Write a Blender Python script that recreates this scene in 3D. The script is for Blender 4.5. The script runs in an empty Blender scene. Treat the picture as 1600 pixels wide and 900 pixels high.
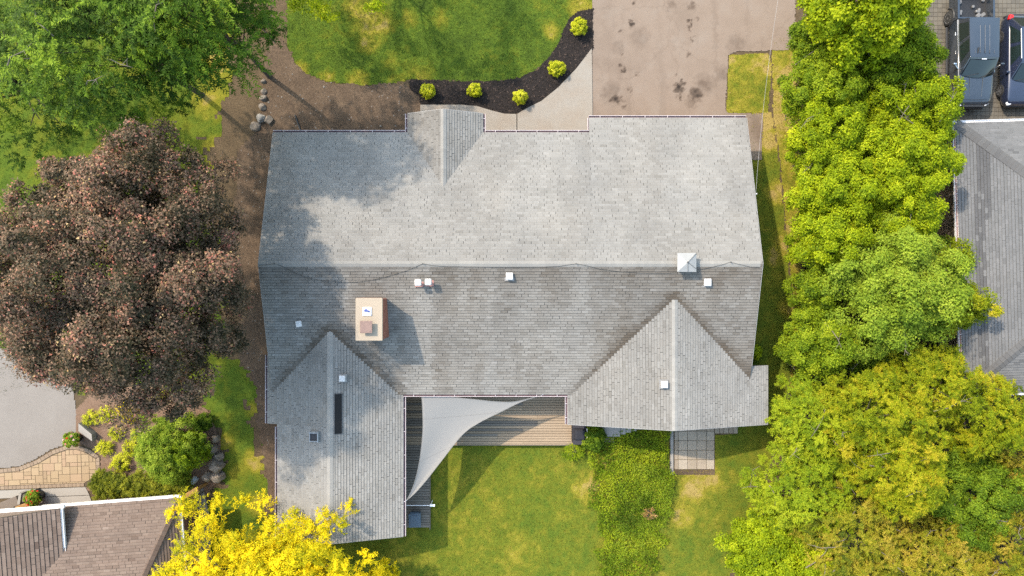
import bpy, bmesh, math, random
import numpy as np
from mathutils import Vector, Matrix

# ------------------------------------------------------------------ camera, sky, sun, exposure
F, H = 1067.0, 38.0            # focal length in photo pixels (24 mm on 36 mm), camera height in metres
SC = bpy.context.scene
COL = SC.collection
cam = bpy.data.cameras.new('camera'); cam.lens = 24; cam.sensor_width = 36; cam.clip_end = 2000; cam.clip_start = 0.5
camo = bpy.data.objects.new('camera', cam); COL.objects.link(camo)
camo.location = (0, 0, H); camo.rotation_euler = (0, 0, 0)
SC.camera = camo
TO_SUN = Vector((-0.72, 0.594, 1.0)).normalized()
ELEV = math.asin(TO_SUN.z)
world = bpy.data.worlds.new('World'); SC.world = world; world.use_nodes = True
wn = world.node_tree.nodes; wl = world.node_tree.links
sky = wn.new('ShaderNodeTexSky'); sky.sky_type = 'NISHITA'; sky.sun_disc = False
sky.sun_elevation = ELEV; sky.sun_rotation = math.atan2(TO_SUN.x, TO_SUN.y)
sky.air_density = 2.2; sky.dust_density = 2.5; sky.ozone_density = 3.0
wn['Background'].inputs['Strength'].default_value = 0.15
wl.new(sky.outputs[0], wn['Background'].inputs['Color'])
sun = bpy.data.lights.new('sun', 'SUN'); sun.energy = 2.0; sun.angle = math.radians(1.0); sun.color = (1.0, 0.875, 0.72)
suno = bpy.data.objects.new('sun', sun); COL.objects.link(suno); suno.location = (-30, 25, 45)
suno.rotation_euler = (-TO_SUN).to_track_quat('-Z', 'Y').to_euler()
SC.view_settings.view_transform = 'Standard'; SC.view_settings.look = 'None'
SC.view_settings.exposure = 1.9; SC.view_settings.gamma = 1.0; SC.view_settings.use_curve_mapping = False
SC.render.engine = 'CYCLES'
SC.cycles.max_bounces = 8; SC.cycles.diffuse_bounces = 4; SC.cycles.transmission_bounces = 4; SC.cycles.transparent_max_bounces = 6
SC.cycles.use_denoising = False   # keep the crisp leaf and shingle grain

random.seed(7); RNG = np.random.default_rng(7)

def W(px, py, z=0.0):
    """real place of what the photograph shows at a pixel, for a known height"""
    return Vector(((px - 800) / F * (H - z), (450 - py) / F * (H - z), z))
def WP(pts, z=0.0): return [tuple(W(p[0], p[1], z)[:2]) for p in pts]

# ------------------------------------------------------------------ materials
def new_mat(name):
    m = bpy.data.materials.new(name); m.use_nodes = True
    nt = m.node_tree; return m, nt.nodes, nt.links, nt.nodes['Principled BSDF']
def ramp(n, cols):
    r = n.new('ShaderNodeValToRGB'); e = r.color_ramp.elements
    while len(e) < len(cols): e.new(0.5)
    for i, c in enumerate(cols):
        if len(c) == 4: e[i].position = c[3]
        else: e[i].position = i / max(1, len(cols) - 1)
        e[i].color = (c[0], c[1], c[2], 1)
    return r
def noise(n, l, scale, detail=4, rough=0.6, vec=None, coord='Object', stretch=None):
    t = n.new('ShaderNodeTexNoise'); t.inputs['Scale'].default_value = scale
    t.inputs['Detail'].default_value = detail; t.inputs['Roughness'].default_value = rough
    tc = n.new('ShaderNodeNewGeometry')
    src = tc.outputs['Position']
    if stretch:
        mp = n.new('ShaderNodeMapping'); mp.inputs['Scale'].default_value = stretch
        l.new(src, mp.inputs['Vector']); src = mp.outputs['Vector']
    l.new(src, t.inputs['Vector']); return t
def mix(n, l, a, b, fac, mode='MIX'):
    m = n.new('ShaderNodeMix'); m.data_type = 'RGBA'; m.blend_type = mode
    for sock, v in ((m.inputs[6], a), (m.inputs[7], b), (m.inputs[0], fac)):
        if hasattr(v, 'links'): l.new(v, sock)
        elif isinstance(v, (int, float)): sock.default_value = v
        else: sock.default_value = (v[0], v[1], v[2], 1)
    return m.outputs[2]
def attr(n, name):
    a = n.new('ShaderNodeAttribute'); a.attribute_name = name; return a.outputs['Fac']
def bump(n, l, h, bsdf, strength=0.4, dist=0.02):
    b = n.new('ShaderNodeBump'); b.inputs['Strength'].default_value = strength; b.inputs['Distance'].default_value = dist
    l.new(h, b.inputs['Height']); l.new(b.outputs['Normal'], bsdf.inputs['Normal'])
def surf(name, cols, scale=3.0, rough=0.85, fine=40, fine_amt=0.35, bump_s=0.3, tint=None, tint_amt=0.5, spec=0.25, metallic=0, stretch=None, extra=None, k=0.53):
    """noise-coloured surface; optional per-face attribute 'tint' picks along a second ramp"""
    m, n, l, b = new_mat(name)
    sc_ = lambda cs: [tuple(v * k for v in c[:3]) + tuple(c[3:]) for c in cs]
    cols = sc_(cols); tint = sc_(tint) if tint else None
    nz = noise(n, l, scale, 5, 0.65, stretch=stretch); r = ramp(n, cols); l.new(nz.outputs['Fac'], r.inputs['Fac'])
    c = r.outputs['Color']
    if tint:
        r2 = ramp(n, tint); l.new(attr(n, 'tint'), r2.inputs['Fac']); c = mix(n, l, c, r2.outputs['Color'], tint_amt)
    fz = noise(n, l, fine, 3, 0.7)
    fr = ramp(n, [(1 - fine_amt,) * 3 + (0.3,), (1 + fine_amt * 0.6,) * 3 + (0.7,)]); l.new(fz.outputs['Fac'], fr.inputs['Fac'])
    c = mix(n, l, c, fr.outputs['Color'], 1.0, 'MULTIPLY')
    if extra: c = extra(n, l, c)
    l.new(c, b.inputs['Base Color'])
    b.inputs['Roughness'].default_value = rough; b.inputs['Specular IOR Level'].default_value = spec; b.inputs['Metallic'].default_value = metallic
    if bump_s: bump(n, l, fz.outputs['Fac'], b, bump_s)
    return m
def plain(name, col, rough=0.5, spec=0.4, metallic=0.0, var=0.08, scale=6):
    lo = tuple(max(0, c * (1 - var)) for c in col); hi = tuple(c * (1 + var) for c in col)
    return surf(name, [lo + (0.3,), hi + (0.7,)], scale, rough, 60, 0.06, 0.0, spec=spec, metallic=metallic, k=1.0)
def leaf_mat(name, cols, trans=0.3, rough=0.55):
    m, n, l, b = new_mat(name)
    r = ramp(n, cols); l.new(attr(n, 'tint'), r.inputs['Fac'])
    nz = noise(n, l, 0.7, 2); fr = ramp(n, [(0.85, 0.88, 0.85, 0.3), (1.12, 1.1, 1.05, 0.7)]); l.new(nz.outputs['Fac'], fr.inputs['Fac'])
    c = mix(n, l, r.outputs['Color'], fr.outputs['Color'], 1.0, 'MULTIPLY')
    l.new(c, b.inputs['Base Color']); b.inputs['Roughness'].default_value = rough; b.inputs['Specular IOR Level'].default_value = 0.08
    t = n.new('ShaderNodeBsdfTranslucent'); l.new(c, t.inputs['Color'])
    ms = n.new('ShaderNodeMixShader'); ms.inputs[0].default_value = trans
    l.new(b.outputs[0], ms.inputs[1]); l.new(t.outputs[0], ms.inputs[2]); l.new(ms.outputs[0], n['Material Output'].inputs['Surface'])
    return m

# ------------------------------------------------------------------ mesh helpers
class MB:
    def __init__(s): s.v = []; s.f = []; s.t = []; s.t2 = []
    def face(s, idx, tint=0.5, t2=0.0): s.f.append(tuple(idx)); s.t.append(tint); s.t2.append(t2)
    def add(s, verts, faces, tint=0.5, t2=0.0):
        o = len(s.v); s.v += [tuple(v) for v in verts]
        for f in faces: s.face([o + i for i in f], tint, t2)
        return s
    def box(s, c, d, rz=0.0, tint=0.5):
        cx, cy, cz = c; hx, hy, hz = d[0] / 2, d[1] / 2, d[2] / 2; ca, sa = math.cos(rz), math.sin(rz)
        vs = [(cx + ca * x - sa * y, cy + sa * x + ca * y, cz + z) for z in (-hz, hz) for x, y in ((-hx, -hy), (hx, -hy), (hx, hy), (-hx, hy))]
        return s.add(vs, [(3, 2, 1, 0), (4, 5, 6, 7), (0, 1, 5, 4), (1, 2, 6, 5), (2, 3, 7, 6), (3, 0, 4, 7)], tint)
    def rbox(s, c, d, r=0.03, seg=2, rz=0.0, tint=0.5, taper=1.0):
        bm = bmesh.new(); bmesh.ops.create_cube(bm, size=1)
        for v in bm.verts:
            k = taper if v.co.z > 0 else 1.0
            v.co = Vector((v.co.x * d[0] * k, v.co.y * d[1] * k, v.co.z * d[2]))
        bmesh.ops.bevel(bm, geom=bm.edges[:], offset=min(r, min(d) * 0.45), segments=seg, affect='EDGES', profile=0.5)
        bm.verts.index_update(); M = Matrix.Translation(c) @ Matrix.Rotation(rz, 4, 'Z')
        s.add([M @ v.co for v in bm.verts], [[v.index for v in f.verts] for f in bm.faces], tint); bm.free(); return s
    def tube(s, pts, rs, n=8, tint=0.5, cap=True):
        pts = [Vector(p) for p in pts]
        if not hasattr(rs, '__len__'): rs = [rs] * len(pts)
        o = len(s.v); prev = None
        for i, p in enumerate(pts):
            d = (pts[min(i + 1, len(pts) - 1)] - pts[max(i - 1, 0)])
            d = d.normalized() if d.length > 1e-9 else Vector((0, 0, 1))
            if prev is None:
                a = d.orthogonal().normalized()
            else:
                a = (prev - d * prev.dot(d)); a = a.normalized() if a.length > 1e-6 else d.orthogonal().normalized()
            prev = a; b = d.cross(a)
            for k in range(n):
                t = 2 * math.pi * k / n; s.v.append(tuple(p + (a * math.cos(t) + b * math.sin(t)) * rs[i]))
        for i in range(len(pts) - 1):
            for k in range(n):
                k2 = (k + 1) % n; s.face((o + i * n + k, o + i * n + k2, o + (i + 1) * n + k2, o + (i + 1) * n + k), tint)
        if cap:
            s.face([o + k for k in range(n)][::-1], tint); s.face([o + (len(pts) - 1) * n + k for k in range(n)], tint)
        return s
    def lathe(s, c, prof, n=20, tint=0.5):
        o = len(s.v)
        for r, z in prof:
            for k in range(n):
                t = 2 * math.pi * k / n; s.v.append((c[0] + r * math.cos(t), c[1] + r * math.sin(t), c[2] + z))
        for i in range(len(prof) - 1):
            for k in range(n):
                k2 = (k + 1) % n; s.face((o + i * n + k, o + i * n + k2, o + (i + 1) * n + k2, o + (i + 1) * n + k), tint)
        s.face([o + k for k in range(n)][::-1], tint); s.face([o + (len(prof) - 1) * n + k for k in range(n)], tint)
        return s
    def prism(s, poly, z0, z1, tint=0.5):
        n = len(poly); a = sum(poly[i][0] * poly[(i + 1) % n][1] - poly[(i + 1) % n][0] * poly[i][1] for i in range(n))
        if a < 0: poly = poly[::-1]
        vs = [(p[0], p[1], z0) for p in poly] + [(p[0], p[1], z1) for p in poly]
        fs = [tuple(range(n))[::-1], tuple(range(n, 2 * n))] + [(i, (i + 1) % n, n + (i + 1) % n, n + i) for i in range(n)]
        return s.add(vs, fs, tint)
    def mesh(s, name, smooth=False):
        me = bpy.data.meshes.new(name); me.from_pydata(s.v, [], s.f)
        a = me.attributes.new('tint', 'FLOAT', 'FACE'); a.data.foreach_set('value', np.array(s.t, dtype=np.float32))
        if any(s.t2):
            a = me.attributes.new('stain', 'FLOAT', 'FACE'); a.data.foreach_set('value', np.array(s.t2, dtype=np.float32))
        if smooth: me.polygons.foreach_set('use_smooth', [True] * len(me.polygons))
        me.update(); return me
    def build(s, name, mat, parent=None, smooth=False, **props): return link(name, s.mesh(name, smooth), mat, parent, **props)

def link(name, me, mat, parent=None, loc=None, **props):
    o = bpy.data.objects.new(name, me); COL.objects.link(o)
    if mat is not None and me is not None and not me.materials: me.materials.append(mat)
    if loc is not None: o.location = loc
    if parent is not None:
        o.parent = parent   # meshes are in world space: undo the root's own offset once
        if parent.parent is None: o.matrix_parent_inverse = Matrix.Translation(-parent.location)
    for k, v in props.items(): o[k] = v
    return o
def thing(name, label, cat, loc=(0, 0, 0), group=None):
    o = bpy.data.objects.new(name, None); COL.objects.link(o); o.location = loc; o.empty_display_size = 0.3
    o['label'] = label; o['category'] = cat
    if group: o['group'] = group
    return o

def in_poly(x, y, poly):
    x = np.asarray(x); y = np.asarray(y); r = np.zeros(x.shape, bool); n = len(poly); j = n - 1
    for i in range(n):
        xi, yi = poly[i]; xj, yj = poly[j]
        c = ((yi > y) != (yj > y)) & (x < (xj - xi) * (y - yi) / ((yj - yi) + 1e-12) + xi); r ^= c; j = i
    return r
_perm = np.random.default_rng(3).random((256, 256))
def vnoise(x, y, s=1.0):
    x = np.asarray(x) * s + 1000.3; y = np.asarray(y) * s + 1000.7
    xi = np.floor(x).astype(int); yi = np.floor(y).astype(int); fx = x - xi; fy = y - yi
    fx = fx * fx * (3 - 2 * fx); fy = fy * fy * (3 - 2 * fy); g = lambda a, b: _perm[a % 256, b % 256]
    return (g(xi, yi) * (1 - fx) + g(xi + 1, yi) * fx) * (1 - fy) + (g(xi, yi + 1) * (1 - fx) + g(xi + 1, yi + 1) * fx) * fy
def fbm(x, y, s=1.0, o=4):
    r = 0; a = 0.5; t = 0
    for i in range(o): r = r + a * vnoise(x, y, s * 2 ** i); t += a; a *= 0.55
    return r / t

def fast_mesh(name, co, nper, attrs, mat):
    """faces of nper vertices each from an (N*nper,3) array"""
    me = bpy.data.meshes.new(name); nv = len(co); nf = nv // nper
    me.vertices.add(nv); me.vertices.foreach_set('co', co.astype(np.float32).ravel())
    me.loops.add(nv); me.loops.foreach_set('vertex_index', np.arange(nv, dtype=np.int32))
    me.polygons.add(nf); me.polygons.foreach_set('loop_start', np.arange(0, nv, nper, dtype=np.int32))
    for k, v in attrs.items():
        a = me.attributes.new(k, 'FLOAT', 'FACE'); a.data.foreach_set('value', np.asarray(v, dtype=np.float32))
    me.update(calc_edges=True); me.materials.append(mat); return me

def grid_sheet(name, poly, z, step, mat, fn=None, jit=0.25, relief=0.0, warp=0.0, **props):
    """a sheet of ground cut to an outline, with a soft uneven edge and a per-vertex 'tint'"""
    P = np.array(poly); x0, y0 = P.min(0); x1, y1 = P.max(0)
    nx = int((x1 - x0) / step) + 2; ny = int((y1 - y0) / step) + 2
    X, Y = np.meshgrid(x0 + np.arange(nx) * step, y0 + np.arange(ny) * step)
    rg = np.random.default_rng(5); X = X + rg.uniform(-jit, jit, X.shape) * step; Y = Y + rg.uniform(-jit, jit, Y.shape) * step
    Z = np.full(X.shape, float(z)) + (relief * fbm(X, Y, 1.3) if relief else 0)
    cx = (X[:-1, :-1] + X[1:, 1:]) / 2; cy = (Y[:-1, :-1] + Y[1:, 1:]) / 2
    k = in_poly(cx + (fbm(cx, cy, 1.7) - .5) * warp, cy + (fbm(cx + 31, cy, 1.7) - .5) * warp, poly); idx = np.arange(nx * ny).reshape(ny, nx)
    q = np.stack([idx[:-1, :-1], idx[:-1, 1:], idx[1:, 1:], idx[1:, :-1]], -1)[k]
    used = np.unique(q); mp = np.full(nx * ny, -1); mp[used] = np.arange(len(used)); q = mp[q]
    co = np.stack([X.ravel(), Y.ravel(), Z.ravel()], 1)[used]
    me = bpy.data.meshes.new(name); me.vertices.add(len(co)); me.vertices.foreach_set('co', co.astype(np.float32).ravel())
    me.loops.add(q.size); me.loops.foreach_set('vertex_index', q.ravel().astype(np.int32))
    me.polygons.add(len(q)); me.polygons.foreach_set('loop_start', np.arange(0, q.size, 4, dtype=np.int32))
    t = fn(co[:, 0], co[:, 1]) if fn else np.full(len(co), 0.5)
    a = me.attributes.new('tint', 'FLOAT', 'POINT'); a.data.foreach_set('value', np.asarray(t, dtype=np.float32))
    me.update(calc_edges=True)
    return link(name, me, mat, None, kind='structure', **props)

# ------------------------------------------------------------------ the ground
M_soil = surf('soil', [(0.038, 0.025, 0.016), (0.074, 0.050, 0.032), (0.118, 0.083, 0.054)], 1.1, 0.95, 18, 0.55, 0.8, k=1.0)
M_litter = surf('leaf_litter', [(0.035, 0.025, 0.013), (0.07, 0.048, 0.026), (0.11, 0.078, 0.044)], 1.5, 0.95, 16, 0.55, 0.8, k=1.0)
GRASS = [(0.030, 0.050, 0.009, 0.0), (0.060, 0.093, 0.011, 0.3), (0.106, 0.116, 0.012, 0.55), (0.20, 0.17, 0.020, 0.8), (0.27, 0.195, 0.065, 1.0)]
M_lawn = surf('lawn', [(0.03, 0.055, 0.01), (0.07, 0.10, 0.015)], 2.0, 0.95, 26, 0.45, 0.8, tint=GRASS, tint_amt=0.85, k=1.0, spec=0.04)
M_blade = leaf_mat('grass_blades', GRASS, 0.25, 0.6)
M_mulch = surf('black_mulch', [(0.012, 0.009, 0.008), (0.024, 0.018, 0.016), (0.05, 0.034, 0.028)], 5, 0.95, 30, 0.6, 0.9)
M_bark = surf('pink_mulch', [(0.17, 0.10, 0.065), (0.26, 0.165, 0.11), (0.33, 0.22, 0.155)], 4, 0.95, 30, 0.5, 0.8)
M_conc = surf('concrete', [(0.32, 0.245, 0.18), (0.365, 0.32, 0.265), (0.385, 0.37, 0.335)], 0.9, 0.9, 22, 0.16, 0.1)
M_concl = surf('pale_concrete', [(0.36, 0.33, 0.29), (0.44, 0.41, 0.37)], 1.5, 0.9, 30, 0.12, 0.1)
M_ndrive = surf('grey_driveway', [(0.25, 0.22, 0.195), (0.33, 0.30, 0.27)], 0.6, 0.9, 34, 0.22, 0.25)
def drive_extra(n, l, c):
    r = ramp(n, [(1, 1, 1, 0.0), (0.55, 0.52, 0.5, 0.45), (0.13, 0.12, 0.12, 1.0)]); l.new(attr(n, 'tint'), r.inputs['Fac'])
    c = mix(n, l, c, r.outputs['Color'], 1.0, 'MULTIPLY')
    # hairline cracks
    v = n.new('ShaderNodeTexVoronoi'); v.feature = 'DISTANCE_TO_EDGE'; v.inputs['Scale'].default_value = 0.42; v.inputs['Randomness'].default_value = 1
    g = n.new('ShaderNodeNewGeometry'); nz = n.new('ShaderNodeTexNoise'); nz.inputs['Scale'].default_value = 1.4; nz.inputs['Detail'].default_value = 6
    l.new(g.outputs['Position'], nz.inputs['Vector'])
    ad = n.new('ShaderNodeMix'); ad.data_type = 'RGBA'; ad.inputs[0].default_value = 0.45
    l.new(g.outputs['Position'], ad.inputs[6]); l.new(nz.outputs['Color'], ad.inputs[7]); l.new(ad.outputs[2], v.inputs['Vector'])
    rr = ramp(n, [(0.72, 0.7, 0.68, 0.0), (1, 1, 1, 0.012)]); l.new(v.outputs['Distance'], rr.inputs['Fac'])
    return mix(n, l, c, rr.outputs['Color'], 0.34, 'MULTIPLY')
M_drive = surf('worn_asphalt', [(0.24, 0.178, 0.132), (0.305, 0.232, 0.178), (0.34, 0.285, 0.235)], 0.7, 0.92, 34, 0.26, 0.3, extra=drive_extra)

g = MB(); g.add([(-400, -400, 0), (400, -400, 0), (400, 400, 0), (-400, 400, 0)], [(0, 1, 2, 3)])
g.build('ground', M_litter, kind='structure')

def spots(x, y, lst):
    """soft round patches: (px, py, radius px, amount)"""
    r = np.zeros(np.shape(x))
    for px, py, pr, a in lst:
        c = W(px, py); d = np.hypot(x - c.x, y - c.y) / (pr / F * H)
        r = np.maximum(r, a * np.clip(1.6 - 1.6 * d, 0, 1)) if a > 0 else r + a * np.clip(1.4 - 1.4 * d, 0, 1)
    return r
def lawn_fn(base, lst, rough=0.55):
    def f(x, y):
        n = fbm(x, y, 0.45, 4); n2 = fbm(x + 40, y - 17, 2.6, 4)
        return np.clip(base + (n - 0.5) * rough + (n2 - 0.5) * 0.42 + (vnoise(x, y, 7.0) - 0.5) * 0.22 + spots(x, y, lst) * (0.65 + 0.7 * n2), 0, 1)
    return f
def grass(name, label, poly, fn, per_m2, length, keep_out=(), seed=1, z=0.0, warp=0.0):
    rg = np.random.default_rng(seed); P = np.array(poly); x0, y0 = P.min(0); x1, y1 = P.max(0)
    n = int((x1 - x0) * (y1 - y0) * per_m2); x = rg.uniform(x0, x1, n); y = rg.uniform(y0, y1, n)
    jx = x + rg.normal(0, 0.07, n) + (fbm(x, y, 1.7) - .5) * warp; jy = y + rg.normal(0, 0.07, n) + (fbm(x + 31, y, 1.7) - .5) * warp
    k = in_poly(jx, jy, poly)
    for q in keep_out: k &= ~in_poly(x, y, q)
    x = x[k]; y = y[k]; n = len(x); t = np.clip(fn(x, y) + rg.normal(0, 0.16, n), 0, 1)
    a = rg.uniform(0, 2 * np.pi, n); L = length * rg.uniform(0.5, 1.3, n) * (0.7 + 0.6 * fbm(x, y, 1.6, 2)); w = rg.uniform(0.008, 0.016, n); lean = rg.uniform(0.3, 1.0, n)
    dx = np.cos(a); dy = np.sin(a); b = np.stack([x, y, np.full(n, z + 0.001)], 1); s = np.stack([-dy * w, dx * w, np.zeros(n)], 1)
    tip = b + np.stack([dx * L * lean, dy * L * lean, L * np.sqrt(np.clip(1.1 - lean * lean * 0.9, 0.05, 1))], 1)
    co = np.stack([b - s, b + s, tip], 1).reshape(-1, 3)
    return link(name, fast_mesh(name, co, 3, {'tint': t}, M_blade), None, None, kind='stuff', label=label, category='grass')

HOUSE_RECTS = [[(-12.1, -5.2), (11.9, -5.2), (11.9, 7.7), (-12.1, 7.7)], [(-11.7, -12.5), (-5.9, -12.5), (-5.9, -5), (-11.7, -5)], [(3.2, -6.7), (12.8, -6.7), (12.8, -5), (3.2, -5)]]

# front lawn with drying patches
P_front = WP([(446, -160), (926, -160), (926, 14), (905, 18), (890, 29), (882, 46), (874, 66), (859, 89), (838, 109), (813, 122), (780, 127), (700, 126), (640, 125), (600, 132), (555, 133), (510, 127), (476, 114), (458, 95), (448, 70)])
fn_front = lawn_fn(0.27, [(585, 35, 46, .62), (575, 65, 26, .5), (640, 25, 22, .4), (690, 30, 20, .35), (655, 115, 30, .28), (862, 50, 18, .5), (905, 8, 30, .5), (560, 10, 30, .5), (510, 128, 26, .45), (470, 108, 18, .6), (560, 132, 30, .45), (620, 130, 26, .4), (615, 100, 30, .2), (800, 110, 40, .12)], 0.35)
grid_sheet('front_lawn', P_front, 0.012, 0.10, M_lawn, fn_front)
grass('grass', 'mown green grass of the front lawn beside the driveway', P_front, fn_front, 420, 0.055, seed=2, z=0.012)
# back and side lawn
P_back = WP([(1140, 176), (1206, 176), (1216, 240), (1226, 350), (1236, 450), (1241, 520), (1230, 620), (1210, 700), (1180, 790), (1140, 900), (1110, 1010), (420, 1010), (432, 860), (560, 640), (1140, 500)])
fn_back = lawn_fn(0.52, [(1085, 762, 30, .42), (1064, 806, 26, .3), (1105, 745, 30, .42), (1085, 700, 40, .3), (1215, 300, 25, .4), (1205, 220, 25, .45), (1195, 190, 25, .5), (1225, 380, 20, .4), (1232, 480, 20, .45), (920, 760, 30, .4), (815, 870, 45, .12), (945, 715, 22, .3), (1010, 880, 50, .2), (640, 880, 50, .15), (720, 760, 50, -.06), (690, 720, 30, -.1), (1212, 400, 20, .4)], 0.30)
grid_sheet('back_lawn', P_back, 0.010, 0.12, M_lawn, fn_back)
grass('grass', 'yellow-green grass of the back lawn round the deck', P_back, fn_back, 300, 0.06, HOUSE_RECTS, 3, 0.010)
# the lawn patch cut into the driveway
P_patch = WP([(1139, 86), (1200, 83), (1206, 100), (1200, 176), (1135, 176)])
fn_patch = lawn_fn(0.60, [(1195, 100, 30, .3), (1140, 92, 14, .3)], 0.4)
grid_sheet('lawn_patch', P_patch, 0.014, 0.07, M_lawn, fn_patch, 0.3)
grass('grass', 'dry grass of the small lawn square at the driveway edge', P_patch, fn_patch, 420, 0.05, seed=4, z=0.014)
# left-hand lawn under the trees
P_left = WP([(-300, -200), (362, -200), (366, 60), (356, 130), (340, 190), (322, 235), (330, 300), (340, 420), (356, 560), (390, 590), (398, 690), (415, 760), (432, 860), (420, 960), (330, 960), (312, 790), (348, 745), (352, 690), (322, 650), (320, 610), (240, 598), (120, 600), (-300, 590)])  # east edge cut back: dark litter stands in for grass shaded by the ash
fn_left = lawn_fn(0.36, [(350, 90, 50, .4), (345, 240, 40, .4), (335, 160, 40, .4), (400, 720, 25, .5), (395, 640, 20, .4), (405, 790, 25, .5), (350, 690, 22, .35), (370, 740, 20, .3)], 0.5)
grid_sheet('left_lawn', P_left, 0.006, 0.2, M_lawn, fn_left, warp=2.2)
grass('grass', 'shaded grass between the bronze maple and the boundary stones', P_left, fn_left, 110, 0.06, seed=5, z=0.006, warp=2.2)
# bare soil along the west side of the house and in front
P_dirt = WP([(420, 50), (446, 64), (458, 96), (476, 115), (510, 128), (556, 134), (640, 134), (655, 150), (658, 166), (658, 240), (430, 240), (420, 420), (436, 640), (446, 780), (438, 860), (424, 800), (408, 700), (398, 600), (374, 560), (366, 420), (370, 240), (404, 200), (412, 120)])
grid_sheet('soil_bed', P_dirt, 0.018, 0.08, M_soil, None, 0.45, 0.02, warp=.5)
P_dirt2 = WP([(1206, 60), (1244, 60), (1246, 180), (1250, 400), (1252, 600), (1240, 640), (1232, 620), (1243, 520), (1238, 450), (1228, 350), (1218, 240), (1208, 180)])
fn_strip = lawn_fn(0.80, [(1240, 120, 30, .3), (1246, 200, 20, .4)], 0.5)
grid_sheet('side_verge', P_dirt2, 0.014, 0.08, M_lawn, fn_strip, 0.45)
grass('grass', 'straw-dry grass verge at the foot of the hedge trees', P_dirt2, fn_strip, 300, 0.05, seed=6, z=0.014)
# driveway with its oil spots
oil = [(988, 30, 4, .8), (986, 38, 5, .9), (990, 3, 3.5, .7), (968, 49, 2.5, .7), (972, 86, 2.2, .7), (971, 101, 2, .7), (974, 110, 4, .8), (995, 117, 4, .55), (985, 141, 4, .6), (957, 155, 7, .8), (966, 155, 7.5, .95), (976, 166, 5, .5), (1078, 35, 3.5, .8), (1079, 43, 3.5, .85), (1080, 48, 3, .8), (1081, 62, 3.5, .8), (1085, 57, 3, .6), (1090, 30, 4, .45), (1076, 88, 3, .6), (1057, 117, 3.5, .8), (1061, 139, 9, 1.1), (1066, 130, 5, .8), (1056, 133, 5, .7), (1062, 152, 6, .8), (1088, 146, 15, .8), (1086, 148, 8, .6), (1100, 132, 20, .35), (1080, 160, 12, .35), (1081, 10, 8, .4), (1048, 8, 10, .25), (1000, 60, 22, .22), (965, 75, 14, .2), (1150, 70, 20, .3), (1130, 115, 16, .3), (955, 145, 22, .25)]
def drive_fn(x, y):
    n = fbm(x, y, 5.0, 3); x = x + (fbm(x, y, 6.0, 3) - .5) * .5; y = y + (fbm(x + 7, y, 6.0, 3) - .5) * .5
    return np.clip(spots(x, y, oil) * (0.35 + 1.15 * n) + np.clip(fbm(x, y, 0.5, 4) - 0.55, 0, 1) * 0.5 + np.clip(fbm(x * 3.0, y * 0.35, 0.7, 3) - 0.6, 0, 1) * 0.7, 0, 1)
P_drive = WP([(926, -170), (1244, -170), (1242, 40), (1232, 78), (1150, 81), (1138, 86), (1133, 172), (1138, 177), (1192, 178), (1190, 250), (1100, 250), (1100, 235), (920, 235), (924, 200)])
grid_sheet('driveway', P_drive, 0.030, 0.065, M_drive, drive_fn, 0.3)
# mulch bed
P_mulch = WP([(640, 124), (700, 126), (780, 127), (815, 122), (840, 108), (860, 88), (875, 65), (882, 45), (890, 28), (905, 17), (927, 13), (927, 74), (900, 108), (872, 137), (846, 158), (820, 171), (808, 178), (788, 178), (768, 173), (745, 166), (720, 164), (657, 164), (655, 150), (640, 137)])
grid_sheet('mulch_bed', P_mulch, 0.024, 0.05, M_mulch, None, 0.45, 0.035, warp=.22)
rg = np.random.default_rng(11); ch = []
xs = rg.uniform(-6.5, 5, 9000); ys = rg.uniform(9, 16.5, 9000); k = in_poly(xs + rg.normal(0, .07, 9000), ys + rg.normal(0, .07, 9000), P_mulch); xs = xs[k]; ys = ys[k]; n = len(xs)
a = rg.uniform(0, 6.28, n); L = rg.uniform(.02, .06, n); w = rg.uniform(.006, .015, n); zz = 0.03 + 0.035 * fbm(xs, ys, 1.3) + rg.uniform(0, .02, n)
ca, sa = np.cos(a), np.sin(a); til = rg.uniform(-.4, .4, n) * L
co = np.stack([np.stack([xs + ca * L * sx - sa * w * sy, ys + sa * L * sx + ca * w * sy, zz + til * sx], 1) for sx, sy in ((-1, -1), (1, -1), (1, 1), (-1, 1))], 1).reshape(-1, 3)
M_chip = leaf_mat('mulch_chips', [(0.008, 0.007, 0.006), (0.03, 0.023, 0.02), (0.085, 0.06, 0.05)], 0.0, 0.9)
link('mulch_chips', fast_mesh('mulch_chips', co, 4, {'tint': rg.random(n) ** 1.5}, M_chip), None, None, kind='stuff', label='dark shredded mulch chips of the curved front bed', category='mulch')

# concrete front walk in two pours
def slab_struct(name, polys, z0, z1, mat):
    root = None
    for i, p in enumerate(polys):
        mb = MB().prism(p, z0, z1)
        if root is None: root = mb.build(name, mat, None, kind='structure')
        else: mb.build('concrete_slab', mat, root)
    return root
slab_struct('front_walk', [WP([(657, 164), (720, 164), (745, 166), (768, 173), (788, 178), (807, 178.5), (807, 250), (640, 250), (657, 205)]),
    WP([(808.3, 178.5), (820, 171), (846, 158), (872, 137), (900, 108), (924.5, 76), (926, 205), (920, 250), (808.3, 250)])], -0.05, 0.075, M_conc)

# neighbour's grey driveway
grid_sheet('neighbour_driveway', WP([(-300, 540), (60, 545), (112, 600), (121, 650), (119, 688), (104, 694), (80, 702), (56, 717), (30, 728), (0, 732), (-300, 740)]), 0.020, 0.08, M_ndrive, None, 0.1)
# pink mulch bed of the neighbour
grid_sheet('planting_bed', WP([(119, 640), (150, 606), (250, 604), (325, 640), (345, 690), (345, 745), (310, 792), (130, 765), (157, 750), (157, 712), (142, 700), (119, 690)]), 0.016, 0.06, M_bark, None, 0.45, 0.03)
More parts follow.
